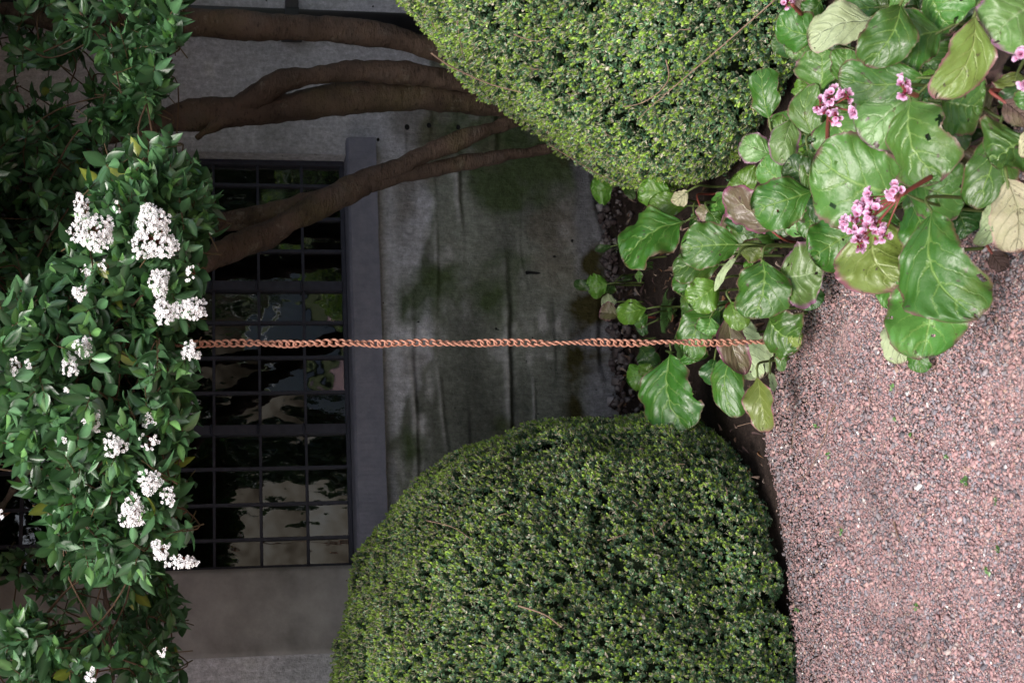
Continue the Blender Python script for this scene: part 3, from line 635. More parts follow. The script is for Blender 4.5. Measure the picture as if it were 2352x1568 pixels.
def crown():
    Ps, Ds, Bs = [], [], []
    for cx, cy, rx, ry, Y, dY, n, br in BLOBS:
        n = int(n*1.2)
        q = rng.normal(size=(n*3, 3)); q /= np.linalg.norm(q, axis=1)[:, None]; q *= (rng.random((n*3, 1))**.33)
        q = q[:n]; px = cx+q[:, 0]*rx; py = cy+q[:, 1]*ry; YY = Y+q[:, 2]*dY
        lim = xmax(py)-38-rng.random(n)*8; px = np.where(px > lim, lim-rng.random(n)**1.5*90, px)
        for a, b, c_ in zip(px, py, YY):
            Ps.append(at_Y(a, b, c_))
        up = np.stack([rng.normal(0, .6, n)+q[:, 1]*-.5, -.65-rng.random(n)*.5, rng.normal(.05, .55, n)-.35*q[:, 0]], 1)
        Ds.append(up); Bs.append(np.full(n, br))
    P = np.array(Ps)-tp; D = np.concatenate(Ds); B = np.concatenate(Bs); n = len(P)
    A = frames(D, rng.uniform(0, 6.3, n))*rng.uniform(.85, 1.15, n)[:, None, None]; var = rng.integers(0, len(VS), n); parts = []
    for k in range(len(VS)):
        i = np.where(var == k)[0]; m = len(i)
        parts.append(instance(VS[k], m, A[i], P[i], rng.uniform(.85, 1.15, (m, 1))*np.ones((m, 3))))
    V, F, C = stack(parts); mesh_np('crown', V, F, M_vib, tree, col=C, smooth=False)
    # thin branches inside the crown
    mb = MB(); 
    hubs = np.array([at_Y(x, y, Y)-tp for x, y, Y in ((330, 700, 5.1), (230, 820, 4.8), (120, 950, 4.6), (30, 1120, 4.5), (200, 1150, 4.55), (240, 1350, 4.7), (260, 1560, 4.7), (120, 500, 5.3), (60, 760, 4.9), (200, 310, 5.5), (150, 60, 5.4), (0, 20, 5.3), (440, 630, 5.15), (300, 40, 5.4))])
    for j in rng.choice(n, 700, replace=False):
        dd = np.linalg.norm(P-P[j], axis=1); dd[(P[:, 1] < P[j][1]+.03) | (dd > .38)] = 9; q_ = np.where(dd < 9)[0]
        if not len(q_): continue
        h = P[rng.choice(q_)]; d = D[j]/np.linalg.norm(D[j]); e = P[j]-d*.10
        mid = (h+e)/2+rng.normal(0, .04, 3)+np.array([0, .05, 0]); w = smooth_path([h, mid, e, P[j]-d*.02], 4)
        mb.tube(w, np.linspace(.0034, .0016, len(w)), 5, False)
    mb.build('thin_branches', M_limb, tree, smooth=True)
crown()
def floret(rg, s=1.0, petals=5):
    V = []; F = []; C = []
    for k in range(petals):
        a = 2*PI*k/petals+rg.normal(0, .08); ca, sa = math.cos(a), math.sin(a)
        pts = [(.0008, 0, 0), (.0022, .0013, .0006), (.0036, .0012, .0012), (.0041, 0, .0011), (.0036, -.0012, .0012), (.0022, -.0013, .0006)]
        o = len(V)
        for x, y, z in pts: V.append((x*ca-y*sa, x*sa+y*ca, z)); C.append((.93, .93, .93))
        F += [(o, o+1, o+2, o+3), (o, o+3, o+4, o+5)]
    return np.array(V)*s, [np.array(F)], np.array(C)
FL = [floret(rng) for _ in range(4)]
bs = 0.0021; OCT = np.array([(bs, 0, 0), (-bs, 0, 0), (0, bs, 0), (0, -bs, 0), (0, 0, bs), (0, 0, -bs)]); OCTF = np.array([(0, 2, 4), (2, 1, 4), (1, 3, 4), (3, 0, 4), (2, 0, 5), (1, 2, 5), (3, 1, 5), (0, 3, 5)])
VFL = [(187, 478, 16, 32, 1), (215, 535, 46, 38, 1), (350, 500, 34, 28, 1), (355, 550, 46, 44, 1), (365, 648, 23, 32, 1), (183, 673, 14, 17, 1), (382, 718, 26, 28, 1), (435, 710, 42, 22, 1), (437, 808, 19, 21, 1), (160, 840, 19, 26, 1), (190, 797, 21, 21, 1), (35, 845, 13, 23, .7), (68, 840, 9, 14, .7), (215, 965, 21, 23, 1), (262, 1022, 24, 24, 1), (343, 965, 14, 14, .7), (345, 1012, 24, 16, .4), (345, 1105, 25, 26, 1), (305, 1175, 27, 36, 1), (385, 1140, 18, 20, .7), (370, 1262, 19, 22, 1), (418, 1290, 36, 14, 1), (3, 1183, 9, 9, 1), (210, 1548, 10, 17, 1), (148, 1010, 6, 6, .7), (155, 893, 5, 5, 1), (197, 622, 14, 12, .4), (372, 1497, 7, 7, .5), (316, 592, 9, 8, .7), (436, 628, 12, 20, .4), (235, 610, 8, 10, .3), (268, 480, 9, 14, .3)]
for cx, cy, rx, ry, dens in VFL:
    Yf = 3.93+.02*rng.random(); c0 = at_Y(cx, cy, Yf); W = 1.04*rx/FPX*Yf; Hh = 1.04*ry/FPX*Yf; n = int(max(6, dens*W*Hh*3.14/(.0052**2)*.8)); parts = []
    th = rng.uniform(0, 6.28, n); r = np.sqrt(rng.random(n)); lump = 1+.18*np.sin(th*3+cx)
    off = np.stack([r*np.sin(th)*Hh*lump, -.022*(1-r*r)*1.0+rng.normal(0, .003, n), r*np.cos(th)*W*lump], 1)
    D = off*np.array([9, 0, 9])+np.array([0, -1, .5])+rng.normal(0, .35, (n, 3)); A = frames(D, rng.uniform(0, 6.3, n))*rng.uniform(1.0, 1.4, n)[:, None, None]
    for k in range(4):
        i = np.arange(n)[k::4]
        if len(i): parts.append(instance(FL[k], len(i), A[i], off[i]+c0-tp))
    nb = max(3, n//7); ob_ = off[rng.integers(0, n, nb)]+rng.normal(0, .003, (nb, 3)); parts.append(instance((OCT, [OCTF], np.tile([[.9, .88, .78]], (6, 1))), nb, rand_rot(nb), ob_+c0-tp))
    V, F, C = stack(parts); fh = mesh_np('flower_head', V, F, M_petal, tree, col=C)
    mb = MB(); root = c0-tp+np.array([0, .06, -.012])
    for j in range(0, n, 5): mb.tube([root, (root+off[j]+c0-tp)/2+np.array([0, .012, 0]), off[j]+c0-tp+np.array([0, .002, 0])], [.0012, .001, .0006], 4, False)
    mb.build('flower_stalk', M_stemr, fh)

# ------------------------------------------------------------------ bergenia (elephant's ears)
def bleaf(name, c1, c2, vein, edge=None, edge_amt=0.0, spots=.3, rough=.34, back=(.30, .38, .20), trans=.16, spec=.6, wrinkle=.5):
    kind_gloss = rough < .4; m = Mat(name, rough, spec); uv = m.n('UVMap').outputs[0]; sx = m.n('SeparateXYZ', {0: uv}); u, v = sx.outputs[0], sx.outputs[1]
    v = m.math('MULTIPLY', m.math('SUBTRACT', v, .5), 2.0); av = m.math('ABSOLUTE', v); ob = m.coord(); rnd = m.n('ObjectInfo').outputs['Random']
    no = m.noise(ob, 38, 4, .6)
    tt = m.math('SUBTRACT', m.math('SUBTRACT', u, m.math('MULTIPLY', m.math('POWER', av, 1.25), .42)), m.math('MULTIPLY', m.math('SUBTRACT', no, .5), .16))
    fr = m.math('PINGPONG', m.math('MULTIPLY', tt, 5.0), .5)                    # 0 at a side vein
    wv = m.math('SUBTRACT', .13, m.math('MULTIPLY', av, .09))
    lat = m.math('MULTIPLY', m.math('SUBTRACT', 1.0, m.math('DIVIDE', fr, wv), clamp=True), m.math('SUBTRACT', 1.0, m.math('MULTIPLY', av, .85), clamp=True))
    mid = m.math('SUBTRACT', 1.0, m.math('DIVIDE', av, m.math('SUBTRACT', .085, m.math('MULTIPLY', u, .065))), clamp=True)
    vf = m.math('MAXIMUM', m.math('MULTIPLY', lat, .8), mid)
    cell = m.n('TexVoronoi', {'Vector': ob, 'Scale': 85}, feature='DISTANCE_TO_EDGE').outputs[0]
    net = m.math('SUBTRACT', 1.0, m.math('MULTIPLY', cell, 9.0), clamp=True)
    base = m.mix(m.noise(ob, 9, 4, .6), c1, c2)
    hs = m.n('HueSaturation', {'Color': base, 'Value': m.maprange(rnd, 0, 1, .78, 1.25), 'Hue': m.maprange(rnd, 0, 1, .485, .512)}).outputs[0]
    c = m.mix(m.math('MULTIPLY', vf, .62), hs, vein); c = m.mix(m.math('MULTIPLY', net, .03), c, vein)
    if edge:
        ed = m.math('MAXIMUM', m.math('POWER', av, 3.0), m.math('POWER', u, 6.0)); ed = m.math('ADD', ed, m.math('MULTIPLY', m.math('SUBTRACT', m.noise(ob, 22, 5, .7), .5), 1.1))
        ef = m.math('MULTIPLY', m.maprange(ed, .95-.5*edge_amt, 1.15-.3*edge_amt), m.math('SUBTRACT', 1.0, m.math('MULTIPLY', vf, .4))); c = m.mix(m.math('MULTIPLY', ef, min(1, .5+edge_amt)), c, edge)
    rim = m.maprange(m.math('MAXIMUM', av, m.math('MULTIPLY', u, 1.0)), .955, .985); c = m.mix(m.math('MULTIPLY', rim, m.maprange(m.noise(ob, 30, 3), .46, .66, 0, .7)), c, (.12, .06, .035))
    if spots:
        sp = m.maprange(m.noise(ob, 48, 3, .6), .645, .70); c = m.mix(m.math('MULTIPLY', sp, min(1, spots*2.5)), c, (.07, .04, .035)); yb = m.maprange(m.noise(ob, 11, 4, .6), .56, .72); c = m.mix(m.math('MULTIPLY', yb, .35), c, (.17, .22, .05))
    bf = m.n('NewGeometry').outputs['Backfacing']
    bc = m.mix(m.math('MULTIPLY', vf, .6), back, tuple(min(1, x*1.35) for x in back))
    m.link(m.mix(bf, c, bc), 'Base Color')
    h = m.math('SUBTRACT', m.math('MULTIPLY', m.math('SUBTRACT', .5, vf), .9), m.math('MULTIPLY', net, .07)); m.bump(m.math('ADD', h, m.math('MULTIPLY', m.noise(ob, 60, 3), .5)), wrinkle, .004)
    m.link(m.maprange(m.noise(ob, 25, 3), .3, .7, rough-.06, rough+.12), 'Roughness')
    if kind_gloss: m.b.inputs['Coat Weight'].default_value = .12; m.b.inputs['Coat Roughness'].default_value = .3
    m.translucent(m.mix(1.0, m.mix(bf, c, bc), (1.1, 1.5, .5), 'MULTIPLY'), trans); return m.m
PUR = (.20, .085, .11)
BK = {
 'G': bleaf('bergenia_green', (.030, .105, .012), (.056, .155, .020), (.26, .42, .10), (.16, .07, .07), .36),
 'L': bleaf('bergenia_light', (.056, .165, .024), (.095, .225, .040), (.32, .49, .14), PUR, .42),
 'D': bleaf('bergenia_dark', (.020, .068, .014), (.034, .10, .020), (.18, .30, .09), (.10, .05, .03), .3),
 'E': bleaf('bergenia_purple_rim', (.095, .20, .045), (.14, .26, .07), (.34, .46, .24), (.27, .13, .22), .75, .6),
 'Y': bleaf('bergenia_yellowing', (.13, .20, .035), (.20, .28, .06), (.38, .46, .16), (.26, .10, .13), .72, .8),
 'P': bleaf('bergenia_pale_underside', (.36, .46, .25), (.43, .52, .31), (.52, .60, .40), (.34, .22, .22), .3, .1, .5, (.30, .38, .2), .1, .3, .8),
 'V': bleaf('bergenia_purplish', (.13, .15, .06), (.20, .12, .10), (.27, .27, .14), (.22, .07, .13), .9, .5),
 'B': bleaf('bergenia_withered', (.055, .032, .026), (.13, .085, .07), (.16, .11, .09), (.03, .02, .02), .5, .8, .6, (.14, .09, .08), .04, .3, .9),
 'W': bleaf('bergenia_bleached', (.42, .42, .24), (.52, .50, .33), (.56, .55, .36), (.42, .25, .24), .4, .6, .5, (.5, .47, .33), .12, .3, .9),
 'O': bleaf('bergenia_lime', (.075, .20, .02), (.11, .26, .03), (.24, .40, .08), (.10, .10, .02), .15),  # lime green leaf colour, used across several clumps
}
S6 = lambda x, y: ((2900+x/1.045)/1.7415, y/1.045/1.7415)
S5 = lambda x, y: ((2200+x/1.3064)/1.7415, (600+y/1.3064)/1.7415)
S7 = lambda x, y: ((2200+x/2.24)/1.7415, (600+y/2.24)/1.7415)
SC = {6: (S6, 1.045*1.7415), 5: (S5, 1.3064*1.7415), 7: (S7, 2.24*1.7415), 0: (lambda x, y: (x, y), 1.0)}
def blade(reg, bx, by, tx, ty, w, kind, k=2, drop=.05, roll=0.0, cup=.12, arch=.12, fold=.12, bend=0.0, bite=.35, basep=1.0, rg=rng):
    """midrib from (bx,by) to (tx,ty) lying at a height above the bed; returns V,F,uv,material,base point in world"""
    f, s = SC[reg]; h = .085+.045*k
    rb, rt_ = ray(*f(bx, by)), ray(*f(tx, ty)); db = (CAM[2]-h)/-rb[2]; li = np.linalg.norm((rt_-rb)*db)
    down = np.clip((tx-bx)/max(math.hypot(tx-bx, ty-by), 1), -1, 1); dt = db-li*(.42*down+.12)*(max(drop, .02)/.05)**.3
    tz = CAM[2]+rt_[2]*dt; sc_ = min(1.0, (CAM[2]-.022)/(CAM[2]-tz)); B = CAM+rb*db*sc_; T = CAM+rt_*dt*sc_; dist = np.linalg.norm((B+T)/2-CAM); W = w/s/FPX*dist*1.0
    L = np.linalg.norm(T-B); m_ = (T-B)/L; vdir = CAM-(B+T)/2; vdir /= np.linalg.norm(vdir)
    vdir = vdir*.85+np.array([0, 0, .42]); side = np.cross(m_, vdir); side /= np.linalg.norm(side); nor = np.cross(side, m_)
    roll = roll+rg.normal(0, .22); W /= max(math.cos(roll), .7)**.7
    side, nor = side*math.cos(roll)+nor*math.sin(roll), nor*math.cos(roll)-side*math.sin(roll)
    w_ = 1; W *= 1.16; nu, nv = 44, 27; u = (1-np.cos(PI*np.linspace(0, 1, nu)))/2; v = np.sin(PI/2*np.linspace(-1, 1, nv)); U, Vv = np.meshgrid(u, v, indexing='ij'); ph = rg.uniform(0, 6.3, 4)
    prof = np.maximum(1-np.abs(2*np.clip(U, 0, 1)**1.18-1)**2.3, 0)**.5*(1 if basep <= 0 else np.clip(U/.30, 0, 1)**(.16*basep+rg.uniform(0, .5))); prof = np.maximum(prof, .03)
    bend = bend+rg.normal(0, .07); arch = arch+rg.normal(0, .06); fold = fold+rg.uniform(-.1, .35); cup = cup+rg.uniform(-.08, .12); asym = 1+.07*np.sin(U*3+ph[0])*np.sign(Vv); jag = 1+.020*np.sin(U*95+ph[1])*(np.abs(Vv) > .99)+.035*np.sin(U*9+ph[2])*np.abs(Vv)+.03*np.sin(U*23+ph[3])*np.abs(Vv)**3
    x = Vv*prof*W/2*asym*jag*math.sqrt(1)
    along = U*L+(-.05*L*(1-U)*Vv**2*1.2 if basep <= 0 else 0)-.05*W*np.abs(Vv)**2*(U > .8)*0
    zz = arch*L*np.sin(PI*U)*1.0 - cup*W*(Vv*prof)**2*1.2 + fold*W*np.abs(Vv)*prof*.5
    tt = U-.62*np.abs(Vv)**1.1+.03*np.sin(U*13+ph[0])+.03*np.sin(Vv*7+ph[2]); zz = zz-.020*W*np.cos(2*PI*5*tt)*(1-np.abs(Vv)**4)*np.clip(U*4, 0, 1)
    qn = fbm(np.stack([U.ravel()*5+ph[0]*7, Vv.ravel()*3.2+ph[1]*7, U.ravel()*0], 1), 3).reshape(U.shape); zz = zz+.014*W*qn+.03*W*np.abs(Vv)**4*np.sin(U*31+ph[0])+.095*W*np.abs(Vv)**2*np.sin(U*11+ph[3]+Vv*1.5)+.05*W*np.sin(U*5+ph[1])*Vv
    cen = bend*L*np.sin(PI*U)
    P = B+along[..., None]*m_+(x+cen)[..., None]*side+zz[..., None]*nor
    P = P.reshape(-1, 3); P[:, 2] = np.maximum(P[:, 2], .006+.004*(1+np.sin(P[:, 0]*90)))
    i = np.arange(nu*nv).reshape(nu, nv); F = np.stack([i[:-1, :-1], i[:-1, 1:], i[1:, 1:], i[1:, :-1]], -1).reshape(-1, 4)
    # chewed edges and a few holes
    Uc = ((U[:-1, :-1]+U[1:, 1:])/2).ravel(); Vc = ((Vv[:-1, :-1]+Vv[1:, 1:])/2).ravel(); q = vnoise(np.stack([Uc*7+ph[0]*9, Vc*5+ph[1]*9, Uc*0], 1))
    ed = np.maximum(np.abs(Vc), Uc); gone = (q > 1.02-.62*bite*np.clip((ed-.80)/.2, 0, 1)-.28*bite)
    F = F[~gone]
    uv = np.stack([U.ravel(), (Vv.ravel()+1)/2], 1)
    return P, F, uv, BK[kind], B, m_, W
def bergenia(label, root_px, leaves, heads=(), group='bergenia plants in the bed', fill=None):
    rx, ry = root_px; o = at_z(rx, ry, 0.0); root = empty('bergenia', tuple(float(a) for a in o)); tag(root, label, 'plant', group)
    for a in leaves:
        kw = {}; a = list(a)
        if isinstance(a[-1], dict): kw = a.pop()
        P, F, uv, mt, B, m_, W = blade(*a, **kw)
        lf = mesh_np('leaf', P-o, [F], mt, root, smooth=True, uv=uv)
        r0 = np.array([rng.normal(0, .02), rng.normal(0, .02)+.02, .0]); b = B-o; e = b-m_*.05-np.array([0, 0, .015])
        q2 = b-m_*.05; r0 = np.array([q2[0], b[1]+.05+.25*b[2], 0.0])
        e = b-m_*.035+np.array([0, .012, -.012]); Q = smooth_path([r0, r0*.55+e*.45+np.array([0, .02, .01]), e, b, b+m_*W*.22+np.array([0, 0, -.001])], 5)
        MB().tube(Q, np.linspace(.0044, .0028, len(Q)), 7).build('petiole', M_stemg if a[6] not in 'BV' else M_stemr, lf, smooth=True)
    for j in range(fill[0] if fill else 0):
        cx, cy, rx_, ry_ = fill[1:]; a = rng.uniform(0, 6.28); q = math.sqrt(rng.random()); bx, by = cx+rx_*q*math.cos(a), cy+ry_*q*math.sin(a); d = rng.uniform(0, 6.28); L_ = rng.uniform(70, 105)
        tx, ty = bx+L_*(.35+math.cos(d)), by+L_*(math.sin(d)+.2); g_ = at_z(tx, ty, 0); g2 = at_z(bx, by, 0)
        if g_[1] < edge_y(g_[0])+.02 or g2[1] < edge_y(g2[0])+.04: continue
        P, F, uv, mt, B, m_, W = blade(0, bx, by, tx, ty, rng.uniform(70, 110), str(rng.choice(list('GGDDLOV'))), rng.uniform(-1.0, .9), .02, rng.normal(0, .3))
        lf = mesh_np('leaf', P-o, [F], mt, root, smooth=True, uv=uv); b = B-o
        MB().tube(smooth_path([np.array([b[0]*.7, b[1]*.7+.03, 0]), b-m_*.03-np.array([0, 0, .01]), b+m_*W*.2], 4), np.linspace(.005, .003, 9), 6).build('petiole', M_stemg, lf, smooth=True)
    for pts, stalk, k in heads: bhead(root, o, pts, stalk, k)
    return root
def bfloret(rg):
    L = []
    for j in range(5):
        a = 2*PI*j/5+rg.normal(0, .1); t = rg.uniform(.55, .95); ca, sa = math.cos(a), math.sin(a); r = .0108*rg.uniform(.85, 1.15)
        prof = [(.10, .10, 0), (.45, .36, .0), (.85, .34, .0), (1.0, .0, 0), (.85, -.34, 0), (.45, -.36, 0)]
        V = []; C = []
        for x, y, z in prof:
            X = x*math.sin(t); Z = x*math.cos(t); V.append(((X*ca-y*sa)*r, (X*sa+y*ca)*r, Z*r)); g = np.clip((x-.1)/.6, 0, 1)
            C.append(np.array([.42, .05, .16])*(1-g)+np.array([.88, .62, .84])*g*rg.uniform(.93, 1.05))
        L.append((np.array(V), [np.array([(0, 1, 2, 3), (0, 3, 4, 5)])], np.array(C)))
    c = MB().tube([(0, 0, -.006), (0, 0, -.002), (0, 0, .0015)], [.0016, .0028, .0018], 6); L.append((c.V[0], [np.array([f for f in c.F if len(f) == 4])], np.tile([[.22, .025, .05]], (len(c.V[0]), 1))))
    return stack(L)
BF = [bfloret(rng) for _ in range(6)]
def bhead(root, o, pts, stalk, k):
    k += 2.2
    parts = []; h = .085+.045*k; allp = []
    for (x, y, r) in pts:
        c = at_z(*S6(x, y), h); Rr = r/SC[6][1]/FPX*np.linalg.norm(c-CAM); n = max(5, int((Rr/.0105)**2*3.4*1.0)); q = rng.normal(size=(n, 3)); q[:, 1] = -np.abs(q[:, 1]); q[:, 2] += .4
        q /= np.linalg.norm(q, axis=1)[:, None]; P = c+q*Rr*np.array([1, .8, .8])*rng.uniform(.75, 1.05, (n, 1)); A = frames(q+rng.normal(0, .2, (n, 3)), rng.uniform(0, 6, n))*rng.uniform(.85, 1.15, n)[:, None, None]
        v = rng.integers(0, 6, n)
        for j in range(6):
            i = np.where(v == j)[0]
            if len(i): parts.append(instance(BF[j], len(i), A[i], P[i]-o, rng.uniform(.85, 1.08, (len(i), 1))*np.ones((len(i), 3))))
        allp.append((c, P))
    V, F, C = stack(parts); hd = mesh_np('flower_head', V, F, M_petal, root, col=C)
    S = [at_z(*S6(x, y), h-.045*j-.01) for j, (x, y) in enumerate(stalk)]; mb = MB(); w = smooth_path(np.array(S)-o, 5); mb.tube(w, np.linspace(.004, .0055, len(w)), 7)
    for c, P in allp:
        mb.tube([S[0]-o, (S[0]+c)/2-o+np.array([0, .01, -.004]), c-o], [.0022, .0018, .0014], 6)
        for p in P[::2]: mb.tube([c-o, p-o], [.0010, .0007], 4, False)
    mb.build('flower_stalk', M_stemr, hd, smooth=True)

bergenia('large bergenia clump with withered brown leaves at the outermost corner of the bed', (2330, 110), [
 (6, 870, -70, 950, 128, 270, 'L', 3), (6, 1045, 60, 885, 415, 150, 'Y', 4, .05, .35, .12, .12, .1, -.12), (6, 1150, 20, 1060, 300, 170, 'B', 2, .05, .5),
 (6, 1060, 220, 1170, 430, 150, 'B', 1, .03, -.4), (6, 1290, 20, 1110, 170, 250, 'E', 4), (6, 915, 425, 1080, 450, 215, 'L', 3, .06, .2, .1, .06), (6, 965, 400, 960, 655, 150, 'D', 1),
 (6, 1150, 520, 1040, 870, 175, 'G', 2, .07), (6, 1280, 580, 1115, 690, 230, 'G', 2), (6, 1160, 420, 1280, 520, 90, 'B', 3, .04, .5), (6, 1180, 750, 1215, 1055, 190, 'W', 3, .08),
 (6, 1110, 840, 1060, 1030, 90, 'P', 1, .07), (6, 1225, 300, 1185, 400, 120, 'Y', 1), (6, 1260, 540, 1245, 660, 40, 'W', 4), (6, 1050, -20, 1150, 60, 120, 'W', 1),
 (6, 1250, 350, 1200, 470, 120, 'D', 2), (6, 960, 870, 1010, 990, 130, 'D', 0), (6, 1230, 760, 1280, 850, 100, 'B', 1), (6, 1110, 1050, 1170, 1130, 70, 'B', -1, .01), (6, 1000, 500, 1100, 640, 120, 'D', 0), (6, 1290, 380, 1240, 460, 90, 'G', 3)],
 [([(1235, 235, 28), (1256, 345, 14)], [(1300, 240), (1340, 230)], 5)], fill=(26, 2260, 170, 120, 230))
bergenia('bergenia with the largest pink flower head and leaves lying out over the gravel', (2200, 400), [
 (6, 815, 385, 575, 590, 235, 'E', 4, .05, .1, .12, .1, .1), (6, 775, 415, 900, 760, 270, 'L', 5, .07, 0, .12, .10, .1, .10, .5), (6, 760, 740, 1010, 830, 240, 'L', 3, .06), (6, 740, 500, 680, 700, 150, 'D', 1),
 (6, 770, 770, 900, 910, 190, 'G', 2), (6, 770, 840, 850, 1090, 150, 'G', 2, .06), (6, 865, 885, 1060, 1330, 285, 'G', 4, .12, .0, .18, .12, .08, .10), (6, 640, 910, 735, 1200, 265, 'Y', 3, .08, 0, .1, .1, .05, .05),
 (6, 860, 1120, 820, 1500, 275, 'L', 2, .12, 0, .05, .1, .22), (6, 705, 1150, 700, 1300, 90, 'L', 1, .08), (6, 690, 1330, 740, 1520, 110, 'P', -1, .02), (6, 820, 1440, 830, 1560, 90, 'G', -1, .02), (6, 600, 1060, 620, 1220, 60, 'G', -1, .02),
 (6, 760, 700, 690, 860, 130, 'O', 1), (6, 720, 640, 650, 700, 90, 'V', 2), (6, 930, 1150, 905, 1380, 70, 'D', 0, .06), (6, 850, 880, 780, 950, 80, 'P', 1), (6, 690, 560, 660, 640, 110, 'G', 2), (6, 700, 880, 640, 960, 130, 'G', 1)],
 [([(712, 795, 36), (622, 822, 34), (565, 895, 44), (628, 900, 40), (540, 955, 42), (612, 965, 46), (507, 930, 22), (560, 1018, 32), (665, 985, 26), (590, 860, 30)], [(735, 815), (800, 775), (860, 740)], 5)], fill=(18, 2130, 380, 130, 120))
bergenia('bergenia with a small loose pale pink flower head, leaning against the bright hedge', (2060, 200), [
 (6, 390, 150, 215, 80, 150, 'G', 3, .03, .2), (6, 330, 210, 195, 160, 120, 'D', 2), (6, 345, 170, 280, 250, 120, 'L', 2), (6, 640, 90, 345, 175, 150, 'P', 4, .02), (6, 735, 15, 590, 280, 175, 'G', 5, .05), (6, 650, 30, 420, 70, 110, 'G', 3),
 (6, 905, 130, 700, 240, 215, 'G', 3, .03), (6, 830, 325, 472, 320, 175, 'G', 4, .03, 0, .1, .08, .15), (6, 400, 380, 400, 205, 180, 'L', 3, -.02), (6, 480, 340, 500, 200, 110, 'L', 3, -.02), (6, 390, 590, 370, 350, 110, 'L', 3), (6, 430, 480, 520, 690, 210, 'L', 5, .04, 0, .1, .08, .1, -.1),
 (6, 765, 815, 375, 650, 330, 'L', 4, .02, 0, .14, .1, .1, -.13), (6, 470, 800, 400, 945, 150, 'D', 1), (6, 440, 350, 560, 440, 120, 'G', 2), (6, 350, 330, 310, 420, 90, 'O', 1), (6, 400, 0, 330, 60, 90, 'G', 2), (6, 340, 140, 330, -60, 90, 'V', 1), (6, 520, -10, 620, 20, 120, 'L', 3),
 (6, 440, 50, 380, 110, 70, 'G', 1), (6, 820, 420, 850, 330, 90, 'G', 2), (6, 620, 560, 560, 640, 110, 'O', 2), (6, 700, -40, 760, 20, 120, 'L', 4)],
 [([(395, 435, 32), (450, 405, 34), (505, 410, 34), (430, 485, 34), (470, 485, 20), (540, 465, 12)], [(440, 440), (430, 530), (430, 600)], 6), ([(738, 358, 30), (750, 388, 16)], [(760, 385), (800, 400)], 6), ([(255, 8, 22)], [(280, 20), (320, 60)], 5)], fill=(26, 1980, 130, 150, 160))
bergenia('bergenia pushed against the foot of the bright hedge with curled purple edged leaves', (1900, 410), [
 (6, 370, 800, 112, 880, 185, 'G', 4, .02, .2), (6, 265, 770, 150, 670, 140, 'L', 3, .0), (6, 365, 740, 250, 680, 120, 'D', 4, .0, .3, .1, .1, .1, 0, .7), (6, 345, 620, 355, 820, 60, 'L', 4, .03, .5), (6, 285, 495, 240, 690, 105, 'E', 4, .04, .4), (6, 185, 500, 150, 285, 125, 'G', 3, -.05, .2),
 (6, 200, 650, 62, 590, 105, 'E', 2), (6, 190, 960, 0, 790, 150, 'V', 2, .02, .3), (6, 355, 985, 280, 890, 100, 'L', 2), (6, 555, 960, 360, 1080, 190, 'G', 3, .02), (6, 230, 1148, 420, 1120, 225, 'E', 2, .05), (6, 340, 1190, 380, 1290, 100, 'D', 0), (6, 365, 870, 350, 1000, 90, 'G', 2), (6, 330, 560, 400, 610, 90, 'D', 1), (6, 190, 900, 120, 960, 90, 'V', 1), (6, 260, 540, 190, 520, 80, 'L', 2), (6, 300, 620, 260, 640, 90, 'G', 3)], fill=(16, 1880, 360, 110, 120))
bergenia('bergenia with broad wrinkled dark leaves in the middle of the bed', (1740, 560), [
 (5, 705, 375, 385, 590, 260, 'G', 2, .03, .0, .1, .08, .15), (5, 990, 495, 680, 520, 205, 'G', 3, .02), (5, 890, 600, 640, 640, 160, 'G', 2, .0), (5, 1110, 565, 1060, 885, 260, 'G', 3, .06), (5, 875, 695, 720, 800, 160, 'O', 3), (5, 745, 730, 660, 640, 120, 'G', 1),
 (5, 985, 530, 1110, 510, 110, 'Y', 2), (5, 1030, 570, 1060, 600, 70, 'O', 1), (5, 975, 560, 860, 740, 40, 'P', 3, .02), (5, 1140, 870, 1325, 1000, 235, 'G', 1, .08), (5, 1180, 720, 1330, 740, 130, 'D', 0), (5, 870, 790, 930, 900, 130, 'D', 1), (5, 690, 760, 790, 820, 90, 'G', 0), (5, 930, 440, 980, 400, 80, 'G', 1), (5, 830, 320, 880, 400, 70, 'G', 1), (5, 750, 330, 760, 430, 50, 'G', 1), (5, 780, 280, 820, 370, 60, 'V', 1)], fill=(8, 1740, 520, 110, 120))
bergenia('bergenia behind the chain foot with a pale upturned leaf and one large hanging leaf', (1770, 760), [
 (5, 633, 1050, 720, 1470, 290, 'G', 2, .10, 0, .06, .08, .2), (5, 890, 840, 720, 1080, 170, 'G', 1, .03), (5, 930, 860, 1010, 1175, 120, 'V', 2, .05, .3), (5, 950, 865, 1110, 1190, 215, 'P', 1, .07, 0, .05, .05, .05), (5, 985, 1030, 970, 1400, 160, 'G', 1, .08), (5, 1085, 1180, 1135, 1475, 140, 'Y', 1, .08),
 (5, 1195, 1010, 1210, 1160, 55, 'G', 0), (5, 945, 790, 1010, 940, 110, 'O', 4, .06, .2), (5, 740, 1040, 760, 1110, 130, 'G', 1), (5, 1150, 1160, 1170, 1260, 40, 'P', 0), (5, 860, 1090, 860, 1230, 110, 'D', 0), (5, 700, 930, 720, 1000, 50, 'L', 2), (5, 470, 1030, 560, 1130, 100, 'D', 0), (5, 840, 870, 800, 960, 110, 'L', 2), (5, 1250, 930, 1300, 1040, 90, 'Y', 0)])
